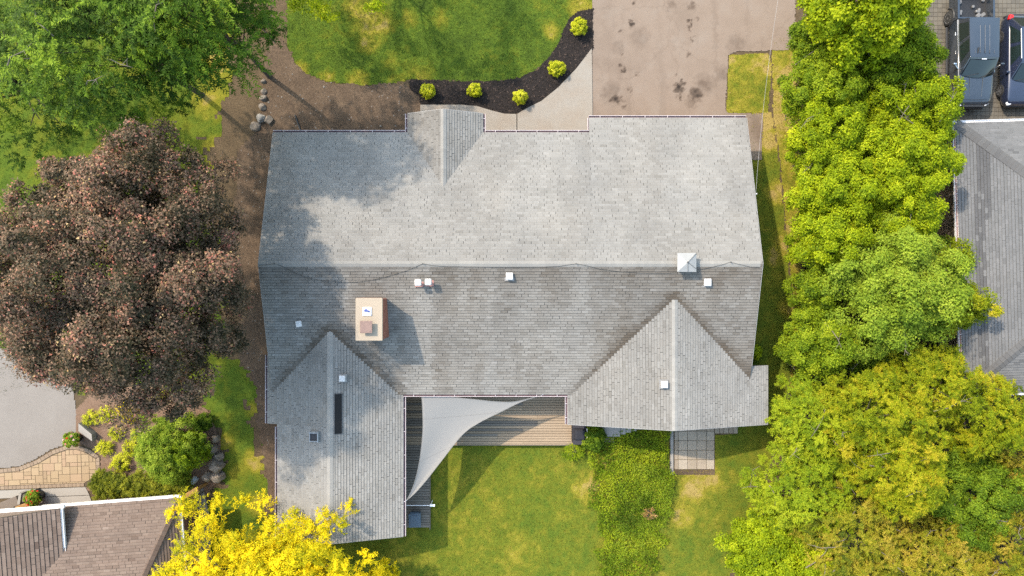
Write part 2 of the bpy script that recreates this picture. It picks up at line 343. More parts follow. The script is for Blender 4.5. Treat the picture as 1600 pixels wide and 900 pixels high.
# neighbour's concrete entry walk
slab_struct('entry_walk', [WP([(-60, 768.5), (134, 761), (140, 773), (-60, 781)]), WP([(20, 779), (140, 774), (150, 800), (20, 800)])], -0.05, 0.05, M_concl)
slab_struct('side_walk', [WP([(296, 772), (318, 762), (330, 820), (326, 900), (300, 900)])], -0.05, 0.05, M_concl)

# interlocking pavers, each laid on its own
M_ilock = surf('sand_pavers', [(0.38, 0.27, 0.16), (0.46, 0.34, 0.21)], 2.5, 0.9, 40, 0.15, 0.15, tint=[(0.34, 0.24, 0.15), (0.44, 0.32, 0.19), (0.50, 0.37, 0.23), (0.45, 0.30, 0.2)], tint_amt=0.6)
M_joint = surf('joint_sand', [(0.11, 0.085, 0.05), (0.16, 0.12, 0.08)], 3, 0.95)
il_px = [(-30, 735), (0, 733), (30, 730), (57, 719), (81, 704), (104, 696), (120, 695), (140, 701), (156, 713), (157, 747), (134, 760), (-30, 767)]
il = WP(il_px)
ilr = MB().prism(il, 0.0, 0.022).build('interlock_path', M_joint, None, kind='structure')
def inset_ok(quad, poly): return all(in_poly(np.array([q[0]]), np.array([q[1]]), poly)[0] for q in quad)
il_in = WP([(-30, 742), (0, 740), (32, 736), (60, 725), (84, 711), (104, 703.5), (120, 702.5), (136, 708), (149.5, 717), (150.5, 744), (132, 754), (-30, 760)])
rr = random.Random(4); cell = 0.215
ox, oy = W(-34, 770)[:2]; occ = set(); ang = math.radians(2)
paver_mesh = {}
def clip_convex(poly, clip):
    out = poly
    for i in range(len(clip)):
        a, b = clip[i], clip[(i + 1) % len(clip)]; res = []
        side = lambda p: (b[0] - a[0]) * (p[1] - a[1]) - (b[1] - a[1]) * (p[0] - a[0])
        for j in range(len(out)):
            p, q = out[j], out[(j + 1) % len(out)]; sp, sq = side(p), side(q)
            if sp >= 0: res.append(p)
            if (sp > 0 and sq < 0) or (sp < 0 and sq > 0):
                t = sp / (sp - sq); res.append((p[0] + (q[0] - p[0]) * t, p[1] + (q[1] - p[1]) * t))
        out = res
        if len(out) < 3: return []
    return out
for j in range(0, 14):
    for i in range(0, 36):
        if (i, j) in occ: continue
        w_, h_ = rr.choice([(2, 2), (2, 2), (2, 1), (1, 2), (2, 1), (1, 1), (3, 2)])
        while any((i + u, j + v) in occ for u in range(w_) for v in range(h_)):
            if w_ > 1: w_ -= 1
            else: h_ = 1; break
        for u in range(w_):
            for v in range(h_): occ.add((i + u, j + v))
        gp = 0.011
        quad = [(i * cell + gp, j * cell + gp), ((i + w_) * cell - gp, j * cell + gp), ((i + w_) * cell - gp, (j + h_) * cell - gp), (i * cell + gp, (j + h_) * cell - gp)]
        quad = [(ox + math.cos(ang) * a_ - math.sin(ang) * b_, oy + math.sin(ang) * a_ + math.cos(ang) * b_) for a_, b_ in quad]
        cx = sum(q[0] for q in quad) / 4; cy = sum(q[1] for q in quad) / 4
        quad = clip_convex(il_in, quad)
        if len(quad) < 3 or abs(sum(quad[k][0] * quad[(k + 1) % len(quad)][1] - quad[(k + 1) % len(quad)][0] * quad[k][1] for k in range(len(quad)))) < .012: continue
        MB().prism(quad, 0.0225, 0.042 + rr.uniform(-.002, .002), rr.random()).build('paver', M_ilock, ilr)
# soldier-course border
def border(pts, wdt, step, zoff, name, mat, par):
    P = [W(*p).to_2d() for p in pts]; seg = []
    for i in range(len(P) - 1):
        d = P[i + 1] - P[i]; n_ = max(1, round(d.length / step))
        for k in range(n_): seg.append((P[i] + d * (k / n_), P[i] + d * ((k + 1) / n_), d.normalized()))
    for a_, b_, d in seg:
        nn = Vector((-d.y, d.x)); g_ = d * 0.008
        MB().prism([tuple(a_ + g_ - nn * wdt / 2), tuple(b_ - g_ - nn * wdt / 2), tuple(b_ - g_ + nn * wdt / 2), tuple(a_ + g_ + nn * wdt / 2)], 0.0225, 0.046, rr.random()).build(name, mat, par)
M_bord = surf('border_pavers', [(0.30, 0.22, 0.15), (0.40, 0.30, 0.21)], 3, 0.9, 40, 0.2, 0.2, tint=[(0.25, 0.18, 0.13), (0.40, 0.30, 0.21)], tint_amt=0.6)
border([(-30, 738), (0, 736), (31, 732.5), (58.5, 721.5), (82, 707), (104, 699.3), (120, 698.5), (138, 704.5), (153, 714.5), (153.6, 746)], 0.2, 0.22, 0, 'border_paver', M_bord, ilr)
border([(-30, 763.5), (132, 757.2)], 0.18, 0.22, 0, 'border_paver', M_bord, ilr)

# neighbour's parking court: a field of small square pavers
M_court = surf('court_pavers', [(0.15, 0.135, 0.11), (0.2, 0.18, 0.145)], 1.2, 0.9, 40, 0.15, 0.1, tint=[(0.13, 0.115, 0.095), (0.18, 0.16, 0.13), (0.215, 0.19, 0.15)], tint_amt=0.6)
crt = MB().prism(WP([(1437, -120), (1760, -120), (1760, 260), (1480, 260), (1452, 150)]), 0.0, 0.012).build('parking_court', M_joint, None, kind='structure')
mb = MB(); c0 = W(1440, 225); s_ = 0.24
for i in range(46):
    for j in range(54):
        x, y = c0.x + i * s_ + 0.05, c0.y + j * s_; x += (j % 2) * 0.0
        if i < 3 and j < 12: continue
        mb.box((x, y, 0.022), (s_ - 0.018, s_ - 0.018, 0.02), 0, rr.random())
mb.build('small_pavers', M_court, crt, kind='stuff')
# strip of pale paving against the right-hand house
slab_struct('gravel_walk', [WP([(1462, 262), (1500, 262), (1508, 640), (1478, 640)])], -0.05, 0.02, surf('pale_gravel', [(0.3, 0.25, 0.19), (0.42, 0.36, 0.29)], 6, .95, 20, .4, .6))

# patio of square slabs behind the house
M_slab = surf('patio_slabs', [(0.34, 0.27, 0.195), (0.50, 0.41, 0.31)], 2.2, 0.92, 26, 0.3, 0.3, tint=[(0.34, 0.27, 0.19), (0.50, 0.41, 0.31), (0.58, 0.5, 0.39)], tint_amt=0.5)
pt = MB().prism(WP([(1046, 655), (1152, 655), (1152, 678), (1117, 680), (1117, 742), (1046, 742)]), 0.0, 0.014).build('patio', M_soil, None, kind='structure')
xe = [1053.5, 1059.5, 1074, 1088.7, 1103.5, 1116]; ye = [659, 673.5, 688.3, 703.3, 718, 733]
for i in range(5):
    for j in range(5):
        jx = [rr.uniform(-.5, .5) for _ in range(8)]
        q = [(xe[i] + .35 + .3 * jx[0], ye[j] + .35), (xe[i + 1] - .35 + .3 * jx[1], ye[j] + .35), (xe[i + 1] - .35 + .3 * jx[2], ye[j + 1] - .35), (xe[i] + .35, ye[j + 1] - .35 + .3 * jx[3])]
        MB().prism(WP(q), 0.0145, 0.05 + rr.uniform(-.012, .012), rr.random()).build('patio_slab', M_slab, pt)
for i in range(5):
    q = [(1117 + i * 7.2, 664), (1123.4 + i * 7.2, 664), (1123.4 + i * 7.2, 677), (1117 + i * 7.2, 677)]
    MB().prism(WP(q), 0.0145, 0.045, rr.random()).build('patio_slab', M_slab, pt)
MB().prism(WP([(1047, 655), (1051.5, 655), (1051.5, 741), (1047, 741)]), 0.0145, 0.12).build('edging_kerb', M_concl, pt)

# ------------------------------------------------------------------ shingled roofs
def shingle_mat(name, cols, stain_col, streak=1.0):
    m, n, l, b = new_mat(name)
    r = ramp(n, cols); l.new(attr(n, 'tint'), r.inputs['Fac']); c = r.outputs['Color']
    c = mix(n, l, c, stain_col, attr(n, 'stain'))
    big = noise(n, l, 0.35, 4); br = ramp(n, [(0.86, 0.87, 0.88, 0.3), (1.08, 1.07, 1.05, 0.7)]); l.new(big.outputs['Fac'], br.inputs['Fac'])
    c = mix(n, l, c, br.outputs['Color'], 1.0, 'MULTIPLY')
    gr = noise(n, l, 55, 3, 0.8); gg = ramp(n, [(0.8, 0.8, 0.8, 0.3), (1.16, 1.16, 1.16, 0.7)]); l.new(gr.outputs['Fac'], gg.inputs['Fac'])
    c = mix(n, l, c, gg.outputs['Color'], 1.0, 'MULTIPLY')
    l.new(c, b.inputs['Base Color']); b.inputs['Roughness'].default_value = 0.93; b.inputs['Specular IOR Level'].default_value = 0.2
    bump(n, l, gr.outputs['Fac'], b, 0.35, 0.01); return m
GREYS = [(0.138, 0.131, 0.119), (0.166, 0.159, 0.146), (0.180, 0.172, 0.159), (0.190, 0.182, 0.168), (0.210, 0.200, 0.186)]
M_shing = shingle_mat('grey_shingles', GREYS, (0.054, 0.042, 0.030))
M_under = surf('roof_felt', [(0.05, 0.048, 0.045), (0.07, 0.068, 0.064)], 3)
M_white = plain('white_metal', (0.74, 0.72, 0.72), 0.45)
M_gut = plain('dull_gutter', (0.40, 0.345, 0.345), 0.5)
M_eave = plain('neighbour_eave', (0.5, 0.49, 0.48), 0.5)
M_trim = plain('grey_drip_edge', (0.24, 0.235, 0.23), 0.6)
M_gut_in = surf('gutter_trough', [(0.10, 0.055, 0.05), (0.2, 0.13, 0.14), (0.26, 0.2, 0.22)], 4, 0.8, 20, 0.4, 0.1)
M_brick = surf('brick', [(0.20, 0.075, 0.05), (0.28, 0.11, 0.075)], 5, 0.9, 30, 0.3, 0.3, tint=[(0.16, 0.06, 0.045), (0.26, 0.1, 0.07), (0.31, 0.14, 0.1)], tint_amt=0.7, k=0.9)

def shingles(mb, E, a, u, m, poly, tab=0.333, expo=0.143, slot=0.018, th=0.022, stain=None, seed=0, tint=None, gap=.03, sd=.12, singles=None):
    """three-tab courses on one roof plane, dark gaps between them drawn as shadow lines; poly is convex, in (along, run) metres from E"""
    rs = random.Random(seed); E = Vector(E); a = Vector(a).normalized(); u = Vector(u).normalized()
    cs = 1 / math.sqrt(1 + m * m); nrm = (Vector((0, 0, 1)) - u * m).normalized()
    ar = sum(poly[i][0] * poly[(i + 1) % len(poly)][1] - poly[(i + 1) % len(poly)][0] * poly[i][1] for i in range(len(poly)))
    if ar < 0: poly = poly[::-1]
    A0 = min(p[0] for p in poly); A1 = max(p[0] for p in poly); S0 = min(p[1] for p in poly); S1 = max(p[1] for p in poly)
    er = expo * cs; nr = int((S1 - S0) / er) + 2
    flip = a.cross(u).z < 0
    for j in range(nr):
        s0 = S0 + j * er + rs.uniform(-.004, .004); s1 = s0 + er * (1 - gap)  # dark felt bared between courses stands in for their shadow line
        off = (.5 * (j % 2) + rs.choice((0, 0, 0, .17, -.17))) * tab + rs.uniform(-.025, .025)
        rowt = rs.uniform(-.06, .06); k = 0; x = A0 - tab + off
        strip = 0; st = 0
        while x < A1:
            if strip == 0: st = rs.gauss(0, .05); strip = 3
            strip -= 1
            sl_ = slot * rs.choice((.1, .2, .3, .5, .8, 1.25)); q = [(x, s0), (x + tab - sl_, s0), (x + tab - sl_, s1), (x, s1)]
            xc = x + tab / 2; x += tab
            if A0 <= q[0][0] and q[1][0] <= A1 and S0 <= s0 and s1 <= S1 and len(poly) == 4 and poly_is_rect(poly): c = q
            else: c = clip_convex(q, poly)
            if len(c) < 3: continue
            alone = singles is not None and singles[0] <= s0 < singles[1] and len(c) == 4
            tgt = MB() if alone else mb
            o = len(tgt.v); n_ = len(c)
            lift = rs.uniform(0, .003)
            for lay in (0, 1):
                for (pa, ps) in c:
                    fr = (ps - s0) / (s1 - s0); h = (0.001 if lay == 0 else (th + lift) * (1 - fr) + 0.002)
                    tgt.v.append(tuple(E + a * pa + u * ps + Vector((0, 0, m * ps)) + nrm * h))
            tt = min(1, max(0, .5 + rowt + st + rs.gauss(0, sd))) if tint is None else tint(xc, s0, rs)
            sv = stain(xc, s0, rs) if stain else 0.0
            top = [o + n_ + i for i in range(n_)]; tgt.face(top if not flip else top[::-1], tt, sv)
            for i in range(n_):
                i2 = (i + 1) % n_; fcs = (o + i, o + i2, o + n_ + i2, o + n_ + i); tgt.face(fcs if not flip else fcs[::-1], tt * .6, sv)  # edge faces tinted darker as painted butt-edge shading
            if alone: tgt.build('shingle', M_shing, singles[2])
def poly_is_rect(p): return len({round(q[0], 4) for q in p}) == 2 and len({round(q[1], 4) for q in p}) == 2

M_S = 0.30; RZ = 4.76; RY = 1.18
X0, X1 = -12.37, 12.20
def zmain(y): return RZ - M_S * abs(y - RY)
house = thing('bungalow', 'long grey-shingled bungalow with brick chimney and two rear wings', 'house', (0, 0, 0))
M_siding = surf('brick_wall', [(0.24, 0.12, 0.09), (0.32, 0.17, 0.13)], 3, 0.9, 30, 0.3, 0.3)
def wallbox(p, z1=2.55): return MB().prism(p, 0.0, z1).build('wall', M_siding, house)
wallbox([(-11.9, -5.0), (11.7, -5.0), (11.7, 7.55), (-11.9, 7.55)], 2.4)
wallbox([(-11.6, -12.4), (-6.1, -12.4), (-6.1, -5.001), (-11.6, -5.001)], 2.41)
wallbox([(3.35, -6.6), (12.75, -6.6), (12.75, -5.001), (3.35, -5.001)], 2.42)
wallbox([(4.4, 7.551), (11.7, 7.551), (11.7, 8.4), (4.4, 8.4)], 2.15)
roof = MB()
def gable_x(mb, x0, x1, yn, ys, ry, rz, m, drop=0.16, sink=0.004):
    zn = rz - m * (yn - ry) - sink; zs = rz - m * (ry - ys) - sink; rz -= sink
    prof = [(yn, zn), (ry, rz), (ys, zs), (ys, zs - drop), (ry, max(zs, zn) - drop - .02), (yn, zn - drop)]
    n = len(prof); vs = [(x, y, z) for x in (x0, x1) for y, z in prof]
    mb.add(vs, [tuple(range(n)), tuple(range(2 * n - 1, n - 1, -1))] + [(i, i + n, (i + 1) % n + n, (i + 1) % n) for i in range(n)])
def gable_y(mb, y0, y1, xw, xe, rx, rz, m, drop=0.16, sink=0.004):
    zw = rz - m * (rx - xw) - sink; ze = rz - m * (xe - rx) - sink; rz -= sink
    prof = [(xw, zw), (rx, rz), (xe, ze), (xe, ze - drop), (rx, min(zw, ze) - drop - .02), (xw, zw - drop)]
    n = len(prof); vs = [(x, y, z) for y in (y0, y1) for x, z in prof]
    mb.add(vs, [tuple(range(n))[::-1], tuple(range(n, 2 * n))] + [(i, (i + 1) % n, (i + 1) % n + n, i + n) for i in range(n)])
NW, NE, SE_ = 8.04, 8.86, -5.49
gable_x(roof, X0, 4.0, NW, SE_, RY, RZ, M_S)
gable_x(roof, 4.001, X1, NE, SE_ + .001, RY, RZ, M_S)
# wings: (ridge x, ridge z, west eave x, east eave x, south end, north limit)
SWX, SWZ, SWE, SWW1, SWW2, SWS, SWM = -9.13, 3.755, -5.62, -12.64, -12.07, -12.84, -7.0
gable_y(roof, SWS, SWM, SWW2, SWE, SWX, SWZ, M_S)
gable_y(roof, SWM + .001, -3.47, SWW1, SWE + .001, SWX, SWZ, M_S)
gable_y(roof, -3.469, -2.2, -11.5, -6.5, SWX, SWZ - .002, M_S)
SEX, SEZ, SEW, SEE, SES = 8.05, 4.254, 2.87, 13.23, -7.05
gable_y(roof, SES, -4.0, SEW, SEE, SEX, SEZ, M_S)
gable_y(roof, -3.999, -.6, SEX - 4.1, SEX + 4.1, SEX, SEZ - .002, M_S)
ENX, ENZ, ENW, ENE, ENN, ENM = -3.46, 3.585, -5.40, -1.50, 9.02, 0.452
gable_y(roof, 5.15, ENN, ENW, ENE, ENX, ENZ, ENM)
roofo = roof.build('roof', M_under, house)

def fb(x, y, s=1.0): return float(fbm(np.array([x]), np.array([y]), s, 3)[0])
SWX_, SEX_ = -9.13, 8.05
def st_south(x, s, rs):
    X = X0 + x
    v = (.40 if X > -4 else .22) + 0.55 * (fb(X * 1.5, s * .35 + 5, .9) - .5) + 0.5 * (fb(X * .5 + 30, s * .3, .5) - .5) + rs.gauss(0, .07)  # stain lowered toward the west end to lighten the maple's shade there
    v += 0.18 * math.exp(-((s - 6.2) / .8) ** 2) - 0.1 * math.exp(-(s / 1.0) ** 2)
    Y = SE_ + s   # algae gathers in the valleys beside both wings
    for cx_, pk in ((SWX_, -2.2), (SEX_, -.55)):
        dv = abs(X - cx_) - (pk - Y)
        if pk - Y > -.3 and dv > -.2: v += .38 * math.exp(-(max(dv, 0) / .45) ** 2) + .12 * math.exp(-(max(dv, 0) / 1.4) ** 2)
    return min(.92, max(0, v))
def st_lit(base, ox=0, oy=0):
    def f(x, s, rs): return min(.8, max(0, base + .35 * (fb(x * 1.1 + ox, s * .5 + oy, .7) - .5) + rs.gauss(0, .05)))
    return f
sh = MB(); shingles(sh, (X0, NW, zmain(NW)), (1, 0, 0), (0, -1, 0), M_S, [(0, 0), (4.0 - X0, 0), (4.0 - X0, NW - RY), (0, NW - RY)], stain=st_lit(.06), seed=1, singles=(6.42, 6.69, roofo))
shingles(sh, (4.0, NE, zmain(NE)), (1, 0, 0), (0, -1, 0), M_S, [(0, 0), (X1 - 4.0, 0), (X1 - 4.0, NE - RY), (0, NE - RY)], stain=st_lit(.05, 9), seed=2, singles=(7.24, 7.51, roofo))
sh.build('shingles', M_shing, roofo, kind='stuff', label='pale grey shingle courses of the front roof slope')
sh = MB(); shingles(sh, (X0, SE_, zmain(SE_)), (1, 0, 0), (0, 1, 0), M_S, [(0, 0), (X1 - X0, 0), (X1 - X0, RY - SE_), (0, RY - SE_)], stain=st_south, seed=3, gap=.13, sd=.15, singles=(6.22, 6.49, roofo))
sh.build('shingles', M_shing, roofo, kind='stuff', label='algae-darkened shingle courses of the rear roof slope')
sh = MB()
shingles(sh, (SWE, SWS, SWZ - M_S * (SWE - SWX)), (0, 1, 0), (-1, 0, 0), M_S, [(0, 0), (10.6, 0), (10.6, SWE - SWX), (0, SWE - SWX)], stain=st_lit(.06, 3, 2), seed=4, gap=.09, sd=.15)
shingles(sh, (SWW2, SWS, SWZ - M_S * (SWX - SWW2)), (0, 1, 0), (1, 0, 0), M_S, [(0, 0), (SWM - SWS, 0), (SWM - SWS, SWX - SWW2), (0, SWX - SWW2)], stain=st_lit(.12, 5, 8), seed=5, gap=.09, sd=.15)
shingles(sh, (SWW1, SWM, SWZ - M_S * (SWX - SWW1)), (0, 1, 0), (1, 0, 0), M_S, [(0, 0), (-3.47 - SWM, 0), (-3.47 - SWM, SWX - SWW1), (0, SWX - SWW1)], stain=st_lit(.24, 7, 1), seed=6, gap=.09, sd=.15)
shingles(sh, (-11.2, -3.47, SWZ - M_S * (SWX + 11.2)), (0, 1, 0), (1, 0, 0), M_S, [(0, 0), (1.3, 0), (1.3, SWX + 11.2), (0, SWX + 11.2)], stain=st_lit(.3, 7, 1), seed=16, gap=.09, sd=.15)
sh.build('shingles', M_shing, roofo, kind='stuff', label='shingle courses of the long rear wing')
sh = MB()
shingles(sh, (SEE, SES, SEZ - M_S * (SEE - SEX)), (0, 1, 0), (-1, 0, 0), M_S, [(0, 0), (3.05, 0), (3.05, SEE - SEX), (0, SEE - SEX)], stain=st_lit(.10, 13, 2), seed=7, gap=.09, sd=.15)
shingles(sh, (SEX + 4.1, -4.0, SEZ - M_S * 4.1), (0, 1, 0), (-1, 0, 0), M_S, [(0, 0), (3.4, 0), (3.4, 4.1), (0, 4.1)], stain=st_lit(.10, 13, 2), seed=17, gap=.09, sd=.15)
shingles(sh, (SEW, SES, SEZ - M_S * (SEX - SEW)), (0, 1, 0), (1, 0, 0), M_S, [(0, 0), (3.05, 0), (3.05, SEX - SEW), (0, SEX - SEW)], stain=st_lit(.17, 15, 3), seed=8, gap=.09, sd=.15)
shingles(sh, (SEX - 4.1, -4.0, SEZ - M_S * 4.1), (0, 1, 0), (1, 0, 0), M_S, [(0, 0), (3.4, 0), (3.4, 4.1), (0, 4.1)], stain=st_lit(.17, 15, 3), seed=18, gap=.09, sd=.15)
sh.build('shingles', M_shing, roofo, kind='stuff', label='shingle courses of the short wide rear wing')
sh = MB()
shingles(sh, (ENE, ENN, ENZ - ENM * (ENE - ENX)), (0, -1, 0), (-1, 0, 0), ENM, [(0, 0), (3.87, 0), (3.87, ENE - ENX), (0, ENE - ENX)], stain=st_lit(.16, 23, 2), seed=9, gap=.09, sd=.15)
shingles(sh, (ENW, ENN, ENZ - ENM * (ENX - ENW)), (0, -1, 0), (1, 0, 0), ENM, [(0, 0), (3.87, 0), (3.87, ENX - ENW), (0, ENX - ENW)], stain=st_lit(.30, 25, 3), seed=10, gap=.09, sd=.15)
sh.build('shingles', M_shing, roofo, kind='stuff', label='shingle courses of the small entry gable')

# ridge caps: every cap is its own bent shingle, sharing a few meshes
def cap_mesh(m, t, w=0.15, L=0.27):
    mb = MB(); d = 0.010; mm = m
    for s in (-1, 1):
        vs = [(0, 0, d), (L, 0, 0.004), (L, s * w, 0.004 - mm * w), (0, s * w, d - mm * w), (0, 0, -.012), (0, s * w, -.012 - mm * w)]
        f = [(0, 1, 2, 3), (0, 3, 5, 4)]
        mb.add(vs, f if s > 0 else [q[::-1] for q in f], t)
    me = mb.mesh('ridge_cap'); me.materials.append(M_shing); return me
def caps(p0, p1, m, parent, tmin=.35, tmax=1.0, step=0.2, metab=None):
    p0, p1 = Vector(p0), Vector(p1); d = p1 - p0; n = int(d.length / step); rz = math.atan2(d.y, d.x)
    ms = metab or [cap_mesh(m, random.uniform(tmin, tmax)) for _ in range(8)]
    for i in range(n):
        o = bpy.data.objects.new('ridge_cap', random.choice(ms)); COL.objects.link(o)
        o.location = p0 + d * (i * step / d.length) + Vector((0, 0, .022)); o.rotation_euler = (0, -math.asin(d.z / d.length), rz)
        o.parent = parent
caps((X0, RY, RZ), (X1, RY, RZ), M_S, roofo, .35, .8)
caps((SWX, SWS, SWZ), (SWX, -2.2, SWZ), M_S, roofo, .4, .85)
caps((SEX, SES, SEZ), (SEX, -.55, SEZ), M_S, roofo, .4, .85)
caps((ENX, ENN, ENZ), (ENX, 5.1, ENZ), ENM, roofo, .4, .85)

# gutters: open troughs with white lips and hangers
hang_me = None
def gutter(p0, p1, out, parent, zoff=-0.02, wd=0.125, every=1.05, nm='gutter', hangers=True, inner=None):
    global hang_me
    p0, p1, out = Vector(p0), Vector(p1), Vector(out).normalized(); up = Vector((0, 0, 1))
    prof = [(0.005, 0.0), (0.005, -.11), (wd, -.11), (wd, 0.012), (wd - .02, 0.012), (wd - .02, 0.004), (wd - .014, 0.0), (wd - .014, -.10), (0.012, -.10), (0.012, 0)]
    vs = [p + out * a_ + up * (b_ + zoff) for p in (p0, p1) for a_, b_ in prof]; n = len(prof)
    mb = MB(); mb.add(vs, [(i, (i + 1) % n, (i + 1) % n + n, i + n) for i in range(n)] + [tuple(range(n))[::-1], tuple(range(n, 2 * n))])
    go = mb.build(nm, M_gut if parent is house else M_eave, parent)
    tr = MB(); tr.add([p0 + out * .0125 + up * (zoff - .06), p0 + out * (wd - .0145) + up * (zoff - .06), p1 + out * (wd - .0145) + up * (zoff - .06), p1 + out * .0125 + up * (zoff - .06)], [(0, 1, 2, 3)])
    tr.build('debris_bed', inner or M_gut_in, go)
    if hangers:
        L = (p1 - p0).length; k = max(2, int(L / every)); d = (p1 - p0).normalized(); ang = math.atan2(out.y, out.x)
        if hang_me is None:
            h = MB(); h.box((0.06, 0, 0), (0.10, 0.022, 0.008)); hang_me = h.mesh('hanger'); hang_me.materials.append(M_gut)
        for i in range(k):
            q = p0 + d * (L * (i + .5) / k); o = bpy.data.objects.new('hanger', hang_me); COL.objects.link(o)
            o.location = q + up * (zoff + .018); o.rotation_euler = (0, 0, ang); o.parent = go
    return go
zN = zmain(NW); zNE = zmain(NE); zS = zmain(SE_)
gutter((X0, NW, zN), (ENW - .1, NW, zN), (0, 1, 0), house)
gutter((ENE + .1, NW, zN), (3.99, NW, zN), (0, 1, 0), house)
gutter((4.0, NE, zNE), (X1, NE, zNE), (0, 1, 0), house)
zEN = ENZ - ENM * (ENE - ENX)
gutter((ENW, NW - .02, zEN), (ENW, ENN, zEN), (-1, 0, 0), house)
gutter((ENE, NW - .02, zEN), (ENE, ENN, zEN), (1, 0, 0), house)
gutter((SWE + .01, SE_, zS), (SEW - .01, SE_, zS), (0, -1, 0), house)
zSW = SWZ - M_S * (SWE - SWX); zSEw = SEZ - M_S * (SEX - SEW)
gutter((SWE, SWS, zSW), (SWE, SE_ - .14, zSW), (1, 0, 0), house)
gutter((SEW, SES, zSEw), (SEW, SE_ - .14, zSEw), (-1, 0, 0), house)
gutter((SWW2, SWS, SWZ - M_S * (SWX - SWW2)), (SWW2, SWM - .15, SWZ - M_S * (SWX - SWW2)), (-1, 0, 0), house)
gutter((SWW1, SWM, SWZ - M_S * (SWX - SWW1)), (SWW1, -3.47, SWZ - M_S * (SWX - SWW1)), (-1, 0, 0), house)
gutter((4.0, NW + .14, zmain(NW) - .1), (4.0, NE, zNE), (-1, 0, 0), house, hangers=False, wd=.07)
# white rake trims
def rake(p0, p1, w=0.016, h=0.16, name='rake_trim'):
    p0, p1 = Vector(p0), Vector(p1); d = (p1 - p0); dn = Vector((-d.y, d.x, 0)).normalized()
    mb = MB(); vs = [p + dn * s * w + Vector((0, 0, z)) for p in (p0, p1) for s, z in ((0, 0.012), (1, 0.012), (1, -h), (0, -h))]
    mb.add(vs, [(0, 1, 5, 4), (1, 2, 6, 5), (2, 3, 7, 6), (3, 0, 4, 7), (0, 3, 2, 1), (4, 5, 6, 7)]); return mb.build(name, M_trim, house)
rake((X0 - .002, RY, RZ), (X0 - .002, NW, zN)) if False else None
rake((X0 - .002, NW, zN), (X0 - .002, RY, RZ)); rake((X0 - .002, RY, RZ), (X0 - .002, -3.47, zmain(-3.47)))
rake((X1 + .018, NE, zNE), (X1 + .018, RY, RZ)); rake((X1 + .018, RY, RZ), (X1 + .018, -4.0, zmain(-4.0)))
rake((SWW2, SWS - .018, SWZ - M_S * (SWX - SWW2)), (SWX, SWS - .018, SWZ)); rake((SWX, SWS - .018, SWZ), (SWE, SWS - .018, zSW))
rake((SEW, SES - .018, zSEw), (SEX, SES - .018, SEZ)); rake((SEX, SES - .018, SEZ), (SEE, SES - .018, SEZ - M_S * (SEE - SEX)))
rake((ENW, ENN + .002, zEN), (ENX, ENN + .002, ENZ)); rake((ENX, ENN + .002, ENZ), (ENE, ENN + .002, zEN))

# chimney
CX0, CX1, CY0, CY1, CT = -7.37, -6.19, -2.45, -.52, 5.58
M_mort = surf('mortar', [(0.25, 0.21, 0.17), (0.32, 0.27, 0.22)], 6)
M_crown = surf('cream_crown', [(0.46, 0.375, 0.28), (0.52, 0.43, 0.33)], 1.6, 0.85, 30, 0.08, 0.1)
chim = MB().box(((CX0 + CX1) / 2, (CY0 + CY1) / 2, 4.4), (CX1 - CX0 - .03, CY1 - CY0 - .03, CT * 2 - 8.8 - .1)).build('chimney', M_mort, house)
mb = MB(); bh, bl = 0.075, 0.23; ztop = CT - .06
nrow = int((ztop - 3.55) / bh)
for j in range(nrow):
    z = ztop - bh * (j + .5); of = (j % 2) * bl / 2; wide = .04 if j < 3 else 0.0
    for side in range(4):
        L = (CX1 - CX0) if side % 2 == 0 else (CY1 - CY0); k = -of
        while k < L:
            a_ = max(0, k); b_ = min(L, k + bl); k += bl
            if b_ - a_ < .04: continue
            c = (a_ + b_) / 2; w_ = b_ - a_ - .01
            if side == 0: mb.box((CX0 + c, CY0 + .02 - wide / 2, z), (w_, .07 + wide, bh - .01), 0, random.random())
            elif side == 2: mb.box((CX0 + c, CY1 - .02 + wide / 2, z), (w_, .07 + wide, bh - .01), 0, random.random())
            elif side == 1: mb.box((CX1 - .021 + wide / 2, CY0 + c, z), (.07 + wide, w_, bh - .01), 0, random.random())
            else: mb.box((CX0 + .021 - wide / 2, CY0 + c, z), (.07 + wide, w_, bh - .01), 0, random.random())
mb.build('bricks', M_brick, chim, kind='stuff')
MB().rbox(((CX0 + CX1) / 2 - .0, (CY0 + CY1) / 2, CT), (CX1 - CX0 + .10, CY1 - CY0 + .10, .12), .02).build('crown_slab', M_crown, chim)
fl = W(573.5, 486.5, 5.66); M_flue = plain('pale_flue', (0.66, 0.64, 0.68), .6); M_blue = plain('blue_tarp', (0.05, 0.07, 0.22), .5)
mbf = MB().rbox((fl.x, fl.y, 5.67), (.42, .40, .06), .015); flu = mbf.build('flue_liner', M_flue, chim)
MB().tube([fl + Vector((-.14, .01, .075)), fl + Vector((-.06, .05, .10)), fl + Vector((.04, .03, .09)), fl + Vector((.15, -.02, .07))], [.03, .045, .045, .03], 8).tube([fl + Vector((-.05, .12, .08)), fl + Vector((0, .02, .1))], .035, 8).tube([fl + Vector((.0, .0, .08)), fl + Vector((.22, -.17, .06))], .008, 6).build('cap_lever', M_blue, chim)
cp = W(572, 511, 5.92); M_brn = plain('brown_cap', (0.15, 0.095, 0.078), .6)
mbc = MB().rbox((cp.x, cp.y, 5.91), (.58, .58, .05), .03); cpo = mbc.build('flue_cap', M_brn, chim)
MB().tube([(cp.x + .0, cp.y, 5.64), (cp.x, cp.y, 5.89)], .19, 14).build('flue_pipe', plain('grey_flue', (.3, .26, .24)), chim)
mbb = MB()
for sx in (-1, 1):
    for sy in (-1, 1): mbb.tube([(cp.x + sx * .2, cp.y + sy * .2, 5.92), (cp.x + sx * .2, cp.y + sy * .2, 5.942)], .02, 8)
mbb.build('screw_heads', plain('dark_screw', (.12, .07, .06)), cpo)

